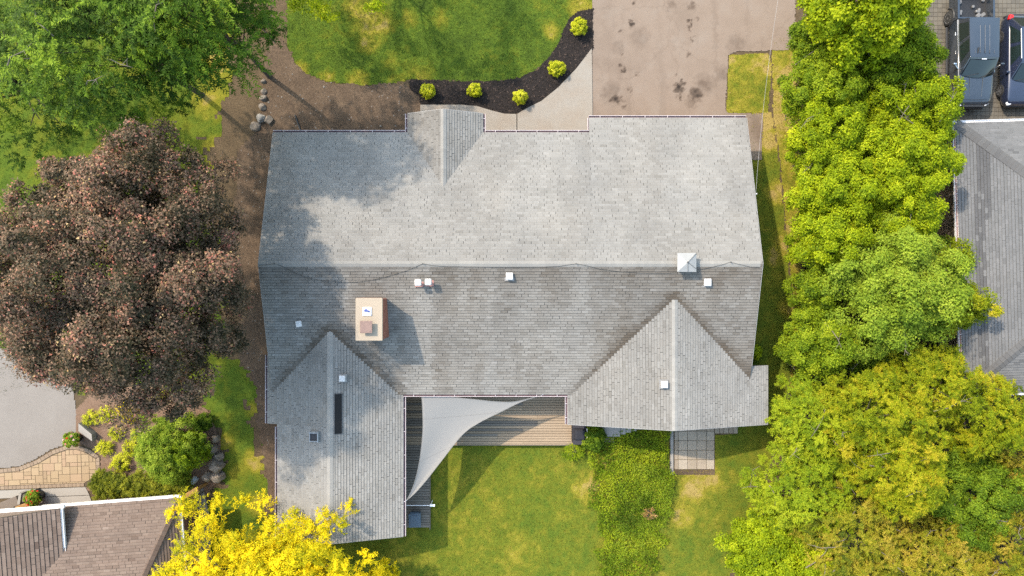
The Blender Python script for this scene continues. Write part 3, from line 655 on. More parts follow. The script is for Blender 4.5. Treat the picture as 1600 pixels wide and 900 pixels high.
# roof vents
M_vent = plain('weathered_white', (.37, .365, .36), .6, .3, 0, .2, 9); M_flash = plain('vent_flashing', (.16, .155, .15), .6)
def vent_box(px, py, zr, s=.34, h=.2, rz=0.0, kind='box'):
    p = W(px, py, zr + h); mb = MB()
    mb.box((p.x, p.y, zr + .0), (s * 1.35, s * 1.35, .05), rz)
    v = mb.build('roof_vent', M_flash, house)
    MB().rbox((p.x, p.y, zr + h * .45), (s * .86, s * .86, h * .9), .02, 1, rz).build('vent_throat', M_vent, v)
    MB().rbox((p.x, p.y, zr + h), (s, s, .07), .03, 2, rz).build('vent_hood', M_vent, v); return v
vent_box(796, 431.5, 4.55, .35); vent_box(1106, 441, 4.43, .36); vent_box(1038.5, 601, 4.05 + .12, .34); vent_box(534.5, 591.5, 3.62, .31); vent_box(466.5, 506, 3.82, .30, .2, .15)
for px, py in ((653, 441.5), (669, 440.5)):
    p = W(px, py, 5.0); zr = zmain(p.y)
    v = MB().tube([(p.x, p.y, zr - .05), (p.x, p.y, 4.95)], .075, 12).build('plumbing_vent', M_white, house)
    MB().rbox((p.x, p.y, 4.98), (.33, .33, .15), .07, 3).build('vent_hood', M_vent, v)
    MB().box((p.x, p.y, zr + .015), (.42, .42, .03)).build('vent_flashing', plain('flashing', (.25, .12, .1)), v)
# pyramid-topped attic vent straddling the ridge
p = W(1073.5, 410, 5.2); pv = MB(); hs = .455; zt = 5.18
mbv = MB().box((p.x, p.y, 4.78), (.62, .62, .7)); pvo = mbv.build('attic_vent', M_white, house)
for i in range(3): MB().box((p.x, p.y, 4.88 + i * .09), (.74, .74, .02)).build('louvre', M_white, pvo)
mbv = MB(); vs = [(p.x + sx * hs, p.y + sy * hs, z) for z in (zt - .05, zt) for sx, sy in ((-1, -1), (1, -1), (1, 1), (-1, 1))] + [(p.x, p.y, zt + .2)]
mbv.add(vs, [(3, 2, 1, 0), (0, 1, 5, 4), (1, 2, 6, 5), (2, 3, 7, 6), (3, 0, 4, 7), (4, 5, 8), (5, 6, 8), (6, 7, 8), (7, 4, 8)]).build('vent_cap', plain('vent_cap_paint', (.2, .2, .195), .55), pvo)
mbv = MB()
for a_, b_ in ((hs, hs), (hs, -hs * .7), (hs * .1, -hs)): mbv.tube([(p.x, p.y, zt + .21), (p.x + a_, p.y + b_, zt + .015 + .02)], .008, 5)
mbv.lathe((p.x, p.y, zt + .19), [(.05, 0), (.05, .03), (.01, .045)], 10).build('guy_wires', plain('dark_wire', (.05, .05, .05)), pvo)
# dark furnace hood and the narrow strip skylight on the long wing
M_hood = plain('hood_metal', (.2, .21, .22), .5)
p = W(490, 683, 3.75); zr = SWZ - M_S * abs(p.x - SWX)
hd = MB().box((p.x, p.y, zr + .03), (.5, .5, .06)).build('exhaust_hood', M_hood, house)
M_blk = plain('black_opening', (.012, .012, .014), .6)
mbh = MB(); w2 = .22
for c, d in (((p.x + w2, p.y, zr + .18), (.04, .54, .3)), ((p.x, p.y + w2, zr + .18), (.46, .04, .3)), ((p.x, p.y - w2, zr + .12), (.46, .03, .18)), ((p.x - w2, p.y, zr + .10), (.03, .54, .16))): mbh.box(c, d)
mbh.build('hood_shell', M_hood, hd); MB().box((p.x, p.y, zr + .11), (.46, .46, .06)).build('hood_opening', M_blk, hd)
p = W(528, 647, 3.75); zr = SWZ - M_S * (p.x - SWX)
M_sky_gl, n_, l_, b_ = new_mat('dark_skylight'); b_.inputs['Base Color'].default_value = (.012, .012, .012, 1); b_.inputs['Roughness'].default_value = .75; b_.inputs['Specular IOR Level'].default_value = .1
tilt = math.atan(M_S)
sk = MB(); hw, hl = .17, 1.0
for lay, ex in ((.0, .0),):
    vs = [(p.x + sx * hw, p.y + sy * hl, zr - M_S * sx * hw + dz) for dz in (0, .05) for sx, sy in ((-1, -1), (1, -1), (1, 1), (-1, 1))]
    sk.add(vs, [(3, 2, 1, 0), (4, 5, 6, 7), (0, 1, 5, 4), (1, 2, 6, 5), (2, 3, 7, 6), (3, 0, 4, 7)])
sko = sk.build('skylight', M_sky_gl, house)
fr = MB()
for sx, sy, w_, l_2 in ((-1, 0, .012, hl + .02), (1, 0, .012, hl + .02), (0, -1, hw, .012), (0, 1, hw, .012)):
    cx = p.x + sx * (hw + .012); cy = p.y + sy * (hl + .012); vs = [(cx + ax * w_, cy + ay * l_2, zr - M_S * (cx + ax * w_ - p.x) + dz) for dz in (0, .07) for ax, ay in ((-1, -1), (1, -1), (1, 1), (-1, 1))]
    fr.add(vs, [(3, 2, 1, 0), (4, 5, 6, 7), (0, 1, 5, 4), (1, 2, 6, 5), (2, 3, 7, 6), (3, 0, 4, 7)])
fr.build('skylight_frame', plain('skylight_frame', (.06, .06, .06)), sko)
# de-icing cable looping along the ridge
M_cable = plain('cable', (.03, .03, .028), .7)
def roof_cable(pts):
    P = []
    for i in range(len(pts) - 1):
        for k in range(6):
            t = k / 6; px = pts[i][0] * (1 - t) + pts[i + 1][0] * t; py = pts[i][1] * (1 - t) + pts[i + 1][1] * t
            q = W(px, py, 4.72); q = W(px, py, zmain(q.y) + .045); P.append(q)
    return P
P = roof_cable([(404, 415), (418, 413.5), (430, 412), (445, 418), (462, 427), (480, 434), (505, 439), (530, 440.5), (555, 441), (580, 438), (605, 432), (635, 423), (661, 412), (675, 415), (700, 416.5), (740, 417), (790, 418), (840, 417.5), (875, 416), (900, 412), (920, 416), (940, 421), (965, 424), (1000, 426.5), (1040, 427), (1075, 425), (1105, 419), (1128, 414), (1141, 409.5), (1155, 413), (1172, 417), (1190, 418)])
MB().tube(P, .008, 5).build('ridge_cable', M_cable, house)
mb = MB()
for px, py in ((430, 412), (661, 412), (900, 412), (1141, 409.5)):
    q = W(px, py, 4.76); mb.tube([(q.x, q.y, 4.74), (q.x, q.y, 4.95)], .018, 6)
mb.build('cable_posts', M_cable, house)
# debris caught in the valleys
# ------------------------------------------------------------------ service wire
P0 = W(1222, -40, 7.5); P1 = W(1181, 303, 3.45); P = []
for i in range(25):
    t = i / 24; q = P0.lerp(P1, t); q.z -= 1.1 * 4 * t * (1 - t) * .35; P.append(q)
svc = MB().tube(P, .006, 6).build('service_wire', plain('wire_grey', (.3, .28, .26), .5), None, label='thin pale overhead wire running from the street to the house gable', category='wire')
MB().tube([P1 + Vector((0, 0, -.9)), P1 + Vector((0, 0, .1))], .03, 8).build('wire_mast', M_white, svc)

# ------------------------------------------------------------------ shade sail
M_sail = surf('sail_fabric', [(0.27, 0.265, 0.255), (0.295, 0.29, 0.28)], .8, .85, 80, .05, .05)
sail = thing('shade_sail', 'grey triangular shade sail stretched over the deck corner', 'shade sail', W(690, 660, 2.6))
zS_ = 2.62
def sm(pts, n):
    """smooth curve through points"""
    P = [Vector(p) for p in pts]; out = []; m_ = len(P) - 1
    for i in range(n + 1):
        t = i / n * m_; k = min(int(t), m_ - 1); f = t - k; p0 = P[max(k - 1, 0)]; p1 = P[k]; p2 = P[k + 1]; p3 = P[min(k + 2, m_)]
        out.append(.5 * ((2 * p1) + (p2 - p0) * f + (2 * p0 - 5 * p1 + 4 * p2 - p3) * f * f + (3 * p1 - p0 - 3 * p2 + p3) * f ** 3))
    return out
L = sm([(658.5, 616, 0), (660, 640, 0), (660.5, 672, 0), (657, 710, 0), (651, 742, 0), (644, 764, 0), (636, 781, 0)], 36)
R = sm([(845, 618.5, 0), (815, 628, 0), (782, 644, 0), (748, 661, 0), (722, 680, 0), (690, 720, 0), (665, 752, 0), (648, 771, 0), (636, 781.5, 0)], 36)
T = sm([(658.5, 616, 0), (700, 620, 0), (740, 624, 0), (775, 627.5, 0), (805, 627.5, 0), (845, 618, 0)], 36)
mb = MB(); nr, nc = 37, 37; vs = []
for i in range(nr):
    t = i / (nr - 1)
    for j in range(nc):
        s = j / (nc - 1); p = L[i].lerp(R[i], s)
        sag = T[j] - L[0].lerp(R[0], s); p = p + sag * max(0, 1 - t * 3.5) ** 1.5
        z = zS_ + .08 * (s * (1 - t)) - .22 * math.sin(math.pi * min(1, s)) * math.sin(math.pi * min(1, t * 1.02)) * .8 + .012 * math.sin(9 * s + 6 * t)
        vs.append(W(p.x, p.y, z))
mb.add(vs, [(i * nc + j, (i + 1) * nc + j, (i + 1) * nc + j + 1, i * nc + j + 1) for i in range(nr - 1) for j in range(nc - 1)])
me = mb.mesh('sail_cloth', True); so = link('sail_cloth', me, M_sail, sail)
md = so.modifiers.new('thick', 'SOLIDIFY'); md.thickness = .006
hem = MB().tube([vs[i * nc] for i in range(nr)], .012, 6).tube([vs[i * nc + nc - 1] for i in range(nr)], .012, 6).tube([vs[j] for j in range(nc)], .012, 6)
hem.build('hem', M_sail, sail)
for i_ in (9, 20): MB().tube([vs[i_ * nc + j] + Vector((0, 0, .004)) for j in range(nc)], .007, 5).build('seam', M_sail, sail)
for v_, e_ in ((vs[0], (SWE + 1.0, SE_ - .02, zS - .08)), (vs[nc - 1], (1.62, SE_ - .02, zS - .08)), (vs[(nr - 1) * nc], (SWE + .05, vs[(nr - 1) * nc].y - .12, zSW - .08))):
    MB().tube([v_, e_], .012, 6).build('tie_rope', M_white, sail)

# ------------------------------------------------------------------ deck
M_deck = surf('weathered_boards', [(0.36, 0.26, 0.165), (0.47, 0.35, 0.23), (0.53, 0.40, 0.27)], 1.2, .85, 30, .25, .2, tint=[(.32, .235, .155), (.43, .32, .215), (.5, .38, .26)], tint_amt=.5, stretch=(.25, 3.5, 1))
M_deckg = surf('grey_boards', [(0.17, 0.145, 0.115), (0.24, 0.205, 0.165), (0.29, 0.25, 0.2)], 1.2, .88, 30, .25, .2, tint=[(.17, .14, .11), (.25, .21, .17), (.3, .26, .21)], tint_amt=.5, stretch=(.25, 3.5, 1))
deck = thing('deck', 'weathered timber deck in the rear corner under the shade sail', 'deck', W(760, 660, 0))
DZ = .42
yd = W(0, 695.5, DZ).y; xl = SWE - .45; xr = W(897, 0, DZ).x; xs2 = W(671, 0, DZ).x; yb = W(0, 828, DZ).y
bw = .142; y = SE_ + .45; i = 0
def board(x0, x1, yc, w_, mat):
    MB().box(((x0 + x1) / 2, yc, DZ - .018 + random.uniform(-.002, .002)), (x1 - x0, w_ - .022, .036), 0, random.random()).build('deck_board', mat, deck)
while y - bw > yd:
    cut = random.choice([-2.6, -.8, .6, 1.4])
    e = random.uniform(-.02, .02)
    board(xl, cut - .003, y - bw / 2, bw, M_deckg if random.random() < .3 else M_deck); board(cut + .003, xr + e, y - bw / 2, bw, M_deck); y -= bw
board(xl, xr, y - (y - yd) / 2, max(.06, y - yd), M_deck); y = yd
while y - bw > yb: board(xl, xs2 + random.uniform(-.01, .01), y - bw / 2, bw, M_deckg); y -= bw
fas = MB()
fas.box(((xl + xr) / 2, yd - .02, DZ - .17), (xr - xl, .03, .26)).box((xs2 + .02, (yd + yb) / 2 - .03, DZ - .17), (.03, yd - yb, .26)).box((xr + .03, (yd - 5.4) / 2 , DZ - .17), (.03, -5.4 - yd, .26))
fas.build('fascia', M_deckg, deck)
MB().box(((xl + xr) / 2, (yd + SE_ + .4) / 2, .19), (xr - xl - .3, SE_ + .4 - yd - .3, .28)).box(((xl + xs2) / 2, (yd + yb) / 2, .19), (xs2 - xl - .25, yd - yb - .25, .27)).build('joists', plain('dark_joists', (.05, .04, .03), .9), deck)
# white rail across the narrow walkway
yr = W(0, 789.5, .9).y; r0 = W(634, 789.5, .9).x; r1 = W(671, 789.5, .9).x; r2 = W(679, 789.5, .9).x
rl = MB().tube([(r0 - .3, yr, DZ + .5), (r1, yr, DZ + .5)], .018, 8).build('gate_rail', M_white, None, label='thin white rail across the narrow end of the deck', category='rail')
MB().rbox(((r1 + r2) / 2 + .02, yr, DZ + .5), (.28, .12, .1), .02).build('rail_end', M_white, rl)
MB().tube([(r1 + .06, yr, .02), (r1 + .06, yr, DZ + .46)], .03, 8).build('post', M_white, rl)
# blue-grey storage bin on the deck
b0 = W(648, 813, DZ + .5); bn = thing('storage_bin', 'blue-grey lidded plastic bin on the narrow end of the deck', 'bin', (b0.x, b0.y, DZ))
M_bin = plain('bin_plastic', (.055, .075, .095), .55)
MB().rbox((b0.x, b0.y, DZ + .26), (.58, .68, .52), .05, 2, .03).build('bin_body', M_bin, bn)
MB().rbox((b0.x, b0.y, DZ + .54), (.66, .76, .07), .03, 2, .03).rbox((b0.x, b0.y, DZ + .58), (.46, .54, .03), .01, 1, .03).build('lid', M_bin, bn)
MB().rbox((b0.x - .02, b0.y + .40, DZ + .52), (.5, .06, .05), .02).build('handle', M_bin, bn)
# covered barbecue at the deck's end, standing on its own step
q = W(906, 679, 1.0); bq = thing('barbecue', 'dark grey covered barbecue at the end of the deck beside the ivy', 'barbecue', (q.x, q.y, DZ))
M_bbq = plain('bbq_cover', (.022, .021, .024), .8, .12, 0, .3, 2.5)
MB().rbox((q.x, q.y, .03), (.95, 1.15, .06), .01).build('base_slab', M_concl, bq)
MB().rbox((q.x - .03, q.y, .5), (.74, 1.02, .88), .05, 2).build('cabinet', M_bbq, bq)
MB().rbox((q.x - .0, q.y, 1.0), (.62, .66, .2), .08, 3, 0, .5, .85).build('lid', plain('bbq_lid', (.018, .018, .022), .7, .15), bq)
M_shelf = plain('bbq_shelf', (.03, .028, .032), .7, .15)
for dy in (-.44, .44): MB().rbox((q.x - .05, q.y + dy, .95), (.62, .24, .035), .012).build('side_shelf', M_shelf, bq)
MB().tube([(q.x + .36, q.y - .3, .93), (q.x + .40, q.y - .28, .96), (q.x + .40, q.y + .28, .96), (q.x + .36, q.y + .3, .93)], .014, 8).build('handle', M_white, bq)
# concrete stair stepping down beside the wing
st = thing('garden_stair', 'pale concrete stair with a landing below the rear gable', 'stair', W(975, 672, 0))
l0 = W(935, 664, .55); l1 = W(969, 681, .55)
MB().box(((l0.x + l1.x) / 2, -7.3, .27), (l1.x - l0.x, 1.7, .54)).build('landing', M_concl, st)
for i in range(6):
    x = l1.x + i * .31; yy = -8.12 + (i + 1) * .075
    MB().box((x + .158, (yy - 6.5) / 2, (.46 - i * .075) / 2), (.31, -6.5 - yy, .46 - i * .075)).build('step', M_concl, st)
q = W(952, 685, .1); MB().rbox((q.x, q.y, .05), (.55, .45, .1), .03).build('stepping_stone', M_slab, None, label='brown square stepping stone in the ivy below the stair landing', category='stone')

# ------------------------------------------------------------------ neighbour on the left (brown roof)
def quad_roof(E, a, u, m, poly, thick=.15):
    E, a, u = Vector(E), Vector(a).normalized(), Vector(u).normalized(); mb = MB()
    up = [E + a * p + u * s + Vector((0, 0, m * s - .004)) for p, s in poly]; n = len(up)
    if (up[1] - up[0]).cross(up[2] - up[0]).z < 0: up = up[::-1]
    mb.add(up + [p - Vector((0, 0, thick)) for p in up], [tuple(range(n)), tuple(range(n, 2 * n))[::-1]] + [(i, i + n, (i + 1) % n + n, (i + 1) % n) for i in range(n)]); return mb
BRN = [(.078, .054, .042), (.108, .078, .061), (.128, .094, .075), (.142, .106, .084), (.172, .132, .108)]
M_brs = shingle_mat('brown_shingles', BRN, (.065, .05, .04))
nb = thing('brown_roofed_house', 'brown-shingled house with white eaves beside the golden tree', 'house', W(120, 860, 0))
A_ = W(95, 792, 2.8); B_ = W(278, 778, 2.8); ea = (B_ - A_).normalized(); es = Vector((ea.y, -ea.x, 0))
run = 6.0; hx = 1.06 / 2.5
Wd = 13.0
polyN = [(0, 0), (-Wd, 0), (-Wd, run), (-hx * run, run)]
quad_roof(B_, ea, es, .35, polyN).build('roof_plane', M_under, nb)
sh = MB(); shingles(sh, B_, ea, es, .35, polyN, tab=.33, expo=.145, stain=lambda x, s, r: max(0, r.gauss(.05, .06)), seed=31, gap=.06, sd=.13); sh.build('shingles', M_brs, nb, kind='stuff')
polyE = [(0, 0), (run, 0), (run, hx * run)]
mE = .35 / hx
quad_roof(B_, es, -ea, mE, polyE).build('roof_plane', M_under, nb)
sh = MB(); shingles(sh, B_, es, -ea, mE, polyE, tab=.33, expo=.145, stain=lambda x, s, r: max(0, r.gauss(.05, .06)), seed=32, gap=.12); sh.build('shingles', M_brs, nb, kind='stuff')
def hipcaps(p0, p1, parent, mat, m, nm='hip_cap', step=.24, w=.19, tr=(.1, .6)):
    p0, p1 = Vector(p0), Vector(p1); d = p1 - p0; n = int(d.length / step); dn = d.normalized(); sd = Vector((-dn.y, dn.x, 0)).normalized(); nn = dn.cross(sd); nn = nn if nn.z > 0 else -nn
    for i in range(n):
        o = p0 + dn * (i * step) + nn * .03; t = random.uniform(*tr); mb = MB()
        for s in (-1, 1):
            vs = [o + nn * .02, o + dn * step * 1.25 + nn * .0, o + dn * step * 1.25 + sd * s * w - nn * w * m, o + sd * s * w - nn * (w * m - .02), o - nn * .03, o + sd * s * w - nn * (w * m + .03)]
            f = [(0, 1, 2, 3), (0, 3, 5, 4)]; mb.add(vs, f if s > 0 else [q[::-1] for q in f], t)
        mb.build(nm, mat, parent)
hipcaps(B_, B_ + (es - ea * hx) * 5.0 + Vector((0, 0, .35 * 5.0)), nb, M_brs, .45, tr=(.0, .35))
gutter(A_ - ea * 1, B_ + ea * .06, -es, nb, hangers=False, wd=.14, inner=M_white)
gutter(B_ - es * .06, B_ + es * 6, ea, nb, hangers=False, wd=.14, inner=M_white)
C_ = W(93, 795, 3.55)
polyG = [(0, 0), (run, 0), (run, 5), (0, 5)]
# gabled left section: its east slope falls to the white eave
quad_roof(C_, es, -ea, .38, polyG).build('roof_plane', M_under, nb)
sh = MB(); shingles(sh, C_, es, -ea, .38, polyG, tab=.33, expo=.2, stain=lambda x, s, r: max(0, r.gauss(.12, .08)), seed=33, gap=.14, sd=.15); sh.build('shingles', M_brs, nb, kind='stuff')
gutter(C_, C_ + es * 2.25, ea, nb, hangers=False, wd=.13, inner=M_white)
g_ = MB(); w0 = C_ + es * .02 - Vector((0, 0, .0)); gv = [C_ - ea * 0 + es * .03, C_ - ea * 5 + es * .03 + Vector((0, 0, 1.9)), C_ - ea * 5 + es * .03 - Vector((0, 0, .25)), C_ + es * .03 - Vector((0, 0, .25))]
g_.add(gv + [v + es * .06 for v in gv], [(0, 1, 2, 3), (7, 6, 5, 4), (0, 4, 5, 1), (2, 6, 7, 3), (0, 3, 7, 4), (1, 5, 6, 2)]).build('gable_wall', surf('gable_siding', [(.26, .2, .165), (.3, .235, .2)], 2), nb)
f_ = MB(); c0 = C_ - Vector((0, 0, .15)); vs = [c0 - es * .14 + ea * .1, c0 - es * .14 - ea * 5, c0 - ea * 5 + es * .02, c0 + es * .02 + ea * .1]
f_.add(vs + [v - Vector((0, 0, .14)) for v in vs], [(3, 2, 1, 0), (4, 5, 6, 7), (0, 1, 5, 4), (2, 3, 7, 6), (1, 2, 6, 5), (3, 0, 4, 7)]).build('eave_trim', M_white, nb)
wp = [B_ - ea * .5 + es * .5, B_ - ea * .5 + es * 6, B_ - ea * 12 + es * 6, B_ - ea * 12 + es * .9]
MB().prism([(v.x, v.y) for v in wp], 0, 2.66).build('wall', M_siding, nb)
# timber post and black railing by the side steps
M_tim = surf('orange_timber', [(.36, .19, .06), (.46, .26, .09)], 2, .6, 20, .2, .1)
r0, r1 = W(281, 781, 1.2), W(307, 765, 1.2)
rt = thing('stair_railing', 'orange timber rail with black metal bars at the side steps', 'railing', W(297, 790, 0))
d_ = (r1 - r0); rz_ = math.atan2(d_.y, d_.x); MB().rbox(((r0.x + r1.x) / 2, (r0.y + r1.y) / 2, 1.1), (d_.length + .1, .26, .2), .03, 2, rz_).build('timber_beam', M_tim, rt)
M_iron = plain('black_iron', (.012, .012, .013), .4)
f0, f1 = W(290, 783, 1.0), W(306, 776, 1.0); f2 = f0 + Vector((.1, -1.5, 0)); f3 = f1 + Vector((.1, -1.5, 0))
ir = MB().tube([f0, f2], .03, 8).tube([f1, f3], .03, 8); ir.build('rail', M_iron, rt)
for i in range(9):
    t = i / 8; MB().tube([f0.lerp(f2, t), f1.lerp(f3, t)], .013, 6).build('baluster', M_iron, rt)
for p_ in (f0, f1, f2, f3): MB().tube([p_ - Vector((0, 0, .98)), p_], .025, 6).build('post', M_iron, rt)
MB().rbox((r1.x, r1.y, .55), (.14, .14, 1.1), .02).build('timber_post', M_tim, rt)
# ramp wall and timber at the front steps
er = thing('entry_steps', 'timber-edged stone steps at the brown house entry', 'steps', W(40, 785, 0))
p0, p1 = W(24, 795, .6), W(58, 783, .6); d_ = p1 - p0; rz_ = math.atan2(d_.y, d_.x); MB().rbox(((p0.x + p1.x) / 2, (p0.y + p1.y) / 2, .5), (d_.length, .22, .2), .03, 2, rz_).build('timber_edge', M_tim, er)
p0, p1 = W(0, 793, .4), W(27, 782, .4); d_ = p1 - p0; rz_ = math.atan2(d_.y, d_.x); MB().box(((p0.x + p1.x) / 2, (p0.y + p1.y) / 2, .2), (d_.length, .5, .4), rz_).build('step', surf('stone_step', [(.2, .16, .13), (.27, .22, .18)], 3), er)
p0, p1 = W(33, 780, .5), W(55, 771, .5); d_ = p1 - p0; rz_ = math.atan2(d_.y, d_.x); MB().box(((p0.x + p1.x) / 2, (p0.y + p1.y) / 2, .25), (d_.length, .4, .5), rz_).build('side_wall', surf('stone_wall', [(.17, .145, .12), (.24, .2, .165)], 3), er)
p0 = W(31, 779, .5); MB().box((p0.x, p0.y, .28), (.14, .62, .56), -.15).build('newel', M_concl, er)

# ------------------------------------------------------------------ neighbour on the right (slate-grey hip roof)
SL = [(.075, .073, .072), (.098, .097, .095), (.110, .109, .108), (.121, .119, .118), (.143, .14, .138)]
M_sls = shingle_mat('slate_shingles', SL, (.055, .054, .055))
nr_ = thing('hip_roofed_house', 'slate-grey hip-roofed house beyond the row of hedge trees', 'house', W(1560, 400, 0))
A2 = W(1494, 192, 2.8); B2 = W(1506, 616, 2.8); ds = (B2 - A2).normalized(); de = Vector((-ds.y, ds.x, 0)); Ln = (B2 - A2).length
Rn = Ln / 2; m2 = .33
polyW = [(0, 0), (Ln, 0), (Ln / 2, Rn)]
quad_roof(A2, ds, de, m2, polyW).build('roof_plane', M_under, nr_)
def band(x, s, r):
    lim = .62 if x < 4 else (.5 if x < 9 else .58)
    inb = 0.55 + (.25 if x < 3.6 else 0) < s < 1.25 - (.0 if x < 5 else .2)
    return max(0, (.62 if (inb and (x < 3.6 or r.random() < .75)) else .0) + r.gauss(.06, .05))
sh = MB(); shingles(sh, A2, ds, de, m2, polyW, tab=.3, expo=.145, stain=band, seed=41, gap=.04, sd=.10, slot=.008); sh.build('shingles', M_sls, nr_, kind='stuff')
for (E_, a_) in ((A2, de), (B2, de)):
    u_ = ds if E_ is A2 else -ds
    pol = [(0, 0), (10, 0), (10, Rn), (Rn, Rn)]
    quad_roof(E_, a_, u_, m2, pol).build('roof_plane', M_under, nr_)
    sh = MB(); shingles(sh, E_, a_, u_, m2, pol, tab=.3, expo=.145, stain=lambda x, s, r: max(0, r.gauss(.06, .05) + (.5 if r.random() < .03 else 0)), seed=43, gap=.04, sd=.10, slot=.008); sh.build('shingles', M_sls, nr_, kind='stuff')
    k = 6.2; hipcaps(E_, E_ + a_ * k + u_ * k + Vector((0, 0, m2 * k)), nr_, M_sls, .23, tr=(.0, .12), w=.24)
pinkg = surf('pink_trough', [(.34, .19, .16), (.42, .27, .23)], 3)
gutter(A2, B2, -de, nr_, wd=.16, every=.55, inner=pinkg); gutter(A2 - de * .12, A2 + de * 10, -ds, nr_, wd=.13, every=.7, inner=M_white); gutter(B2 - de * .12, B2 + de * 10, ds, nr_, wd=.13, every=.8, inner=M_white)
wp = [A2 + de * .5 + ds * .5, B2 + de * .5 - ds * .5, B2 + de * 10 - ds * .5, A2 + de * 10 + ds * .5]
MB().prism([(v.x, v.y) for v in wp], 0, 2.68).build('wall', surf('stucco', [(.34, .28, .22), (.42, .35, .28)], 2), nr_)
gw = W(1464, 333, .1); gr = thing('window_well_grate', 'dark barred grate over a window well beside the hip-roofed house', 'grate', gw)
MB().box((gw.x, gw.y, .03), (.62, 1.1, .04)).build('well_pit', M_blk, gr)
for i in range(5): MB().box((gw.x - .26 + i * .13, gw.y, .085), (.03, 1.1, .05)).build('bar', plain('grate_bar', (.12, .12, .14), .5), gr)
MB().box((gw.x, gw.y - .55, .07), (.7, .04, .1)).box((gw.x, gw.y + .55, .07), (.7, .04, .1)).build('grate_frame', M_iron, gr)

# ------------------------------------------------------------------ vehicles
def paint(name, col, rough=.25, coat=1.0, met=.4):
    m, n, l, b = new_mat(name); nz = noise(n, l, 300, 1); r = ramp(n, [tuple(c * .92 for c in col), tuple(c * 1.08 for c in col)]); l.new(nz.outputs['Fac'], r.inputs['Fac']); l.new(r.outputs['Color'], b.inputs['Base Color'])
    b.inputs['Metallic'].default_value = met; b.inputs['Roughness'].default_value = rough; b.inputs['Coat Weight'].default_value = coat; b.inputs['Coat Roughness'].default_value = .05; return m
M_truck = paint('charcoal_blue_paint', (.016, .021, .029), .32, 1.0, .0); M_suv = paint('navy_paint', (.012, .016, .032), .28, 1.0, .0)
M_glass, n_, l_, b_ = new_mat('tinted_glass'); b_.inputs['Base Color'].default_value = (.008, .014, .013, 1); b_.inputs['Roughness'].default_value = .06; b_.inputs['Specular IOR Level'].default_value = .7
M_tyre = plain('tyre_rubber', (.012, .012, .012), .85); M_rim = plain('alloy_rim', (.32, .32, .33), .3, .5, .8); M_plas = plain('black_plastic', (.014, .014, .015), .55); M_chrome = plain('chrome', (.6, .6, .6), .15, .5, 1.0)
M_red = plain('tail_lamp', (.42, .012, .012), .25); M_lamp = plain('head_lamp', (.5, .52, .55), .15)
def loft(mb, secs, tint=.5, cap=True):
    """skin closed sections (lists of equal length)"""
    n = len(secs[0]); o = len(mb.v)
    for s in secs: mb.v += [tuple(v) for v in s]
    for i in range(len(secs) - 1):
        for k in range(n): mb.face((o + i * n + k, o + i * n + (k + 1) % n, o + (i + 1) * n + (k + 1) % n, o + (i + 1) * n + k), tint)
    if cap: mb.face([o + k for k in range(n)][::-1], tint); mb.face([o + (len(secs) - 1) * n + k for k in range(n)], tint)
def rsec(y, hw, z0, z1, r, crown=.0, tw=1.0):
    """body cross-section at y: half width, bottom, top, shoulder radius"""
    pts = [(-hw * .94, z0), (-hw, z0 + .12), (-hw, z1 - r * 1.3), (-hw * (1 - .02) , z1 - r * .6), (-hw * tw + r * .45, z1 - r * .12), (-hw * tw + r * 1.4, z1 + crown * .4), (-hw * .3, z1 + crown)]
    full = pts + [(-p[0], p[1]) for p in pts[::-1]]
    return [(x, y, z) for x, z in full]
def wheel(par, x, y, r=.38, w=.26, side=1):
    t = MB(); t.lathe((0, 0, 0), [(r * .62, -w / 2), (r * .93, -w / 2), (r, -w * .35), (r, w * .35), (r * .93, w / 2), (r * .62, w / 2)], 24)
    ro = Matrix.Translation((x, y, r)) @ Matrix.Rotation(math.pi / 2 * side, 4, 'Y')
    t.v = [tuple(ro @ Vector(v)) for v in t.v]; to = t.build('wheel', M_tyre, par, True)
    m_ = MB(); m_.lathe((0, 0, 0), [(r * .62, w * .30), (r * .64, w * .5 + .004), (r * .58, w * .5), (r * .5, w * .38)], 24)
    for k in range(6):
        a = k * math.pi / 3; m_.box((math.cos(a) * r * .32, math.sin(a) * r * .32, w * .44), (r * .5, r * .14, .03), a)
    m_.lathe((0, 0, 0), [(r * .14, w * .4), (r * .14, w * .5), (r * .05, w * .52)], 12)
    m_.v = [tuple(ro @ Vector(v)) for v in m_.v]; m_.build('rim', M_rim, to)
    return to
def panel(mb, pts, off=.0): mb.add(pts, [tuple(range(len(pts)))])
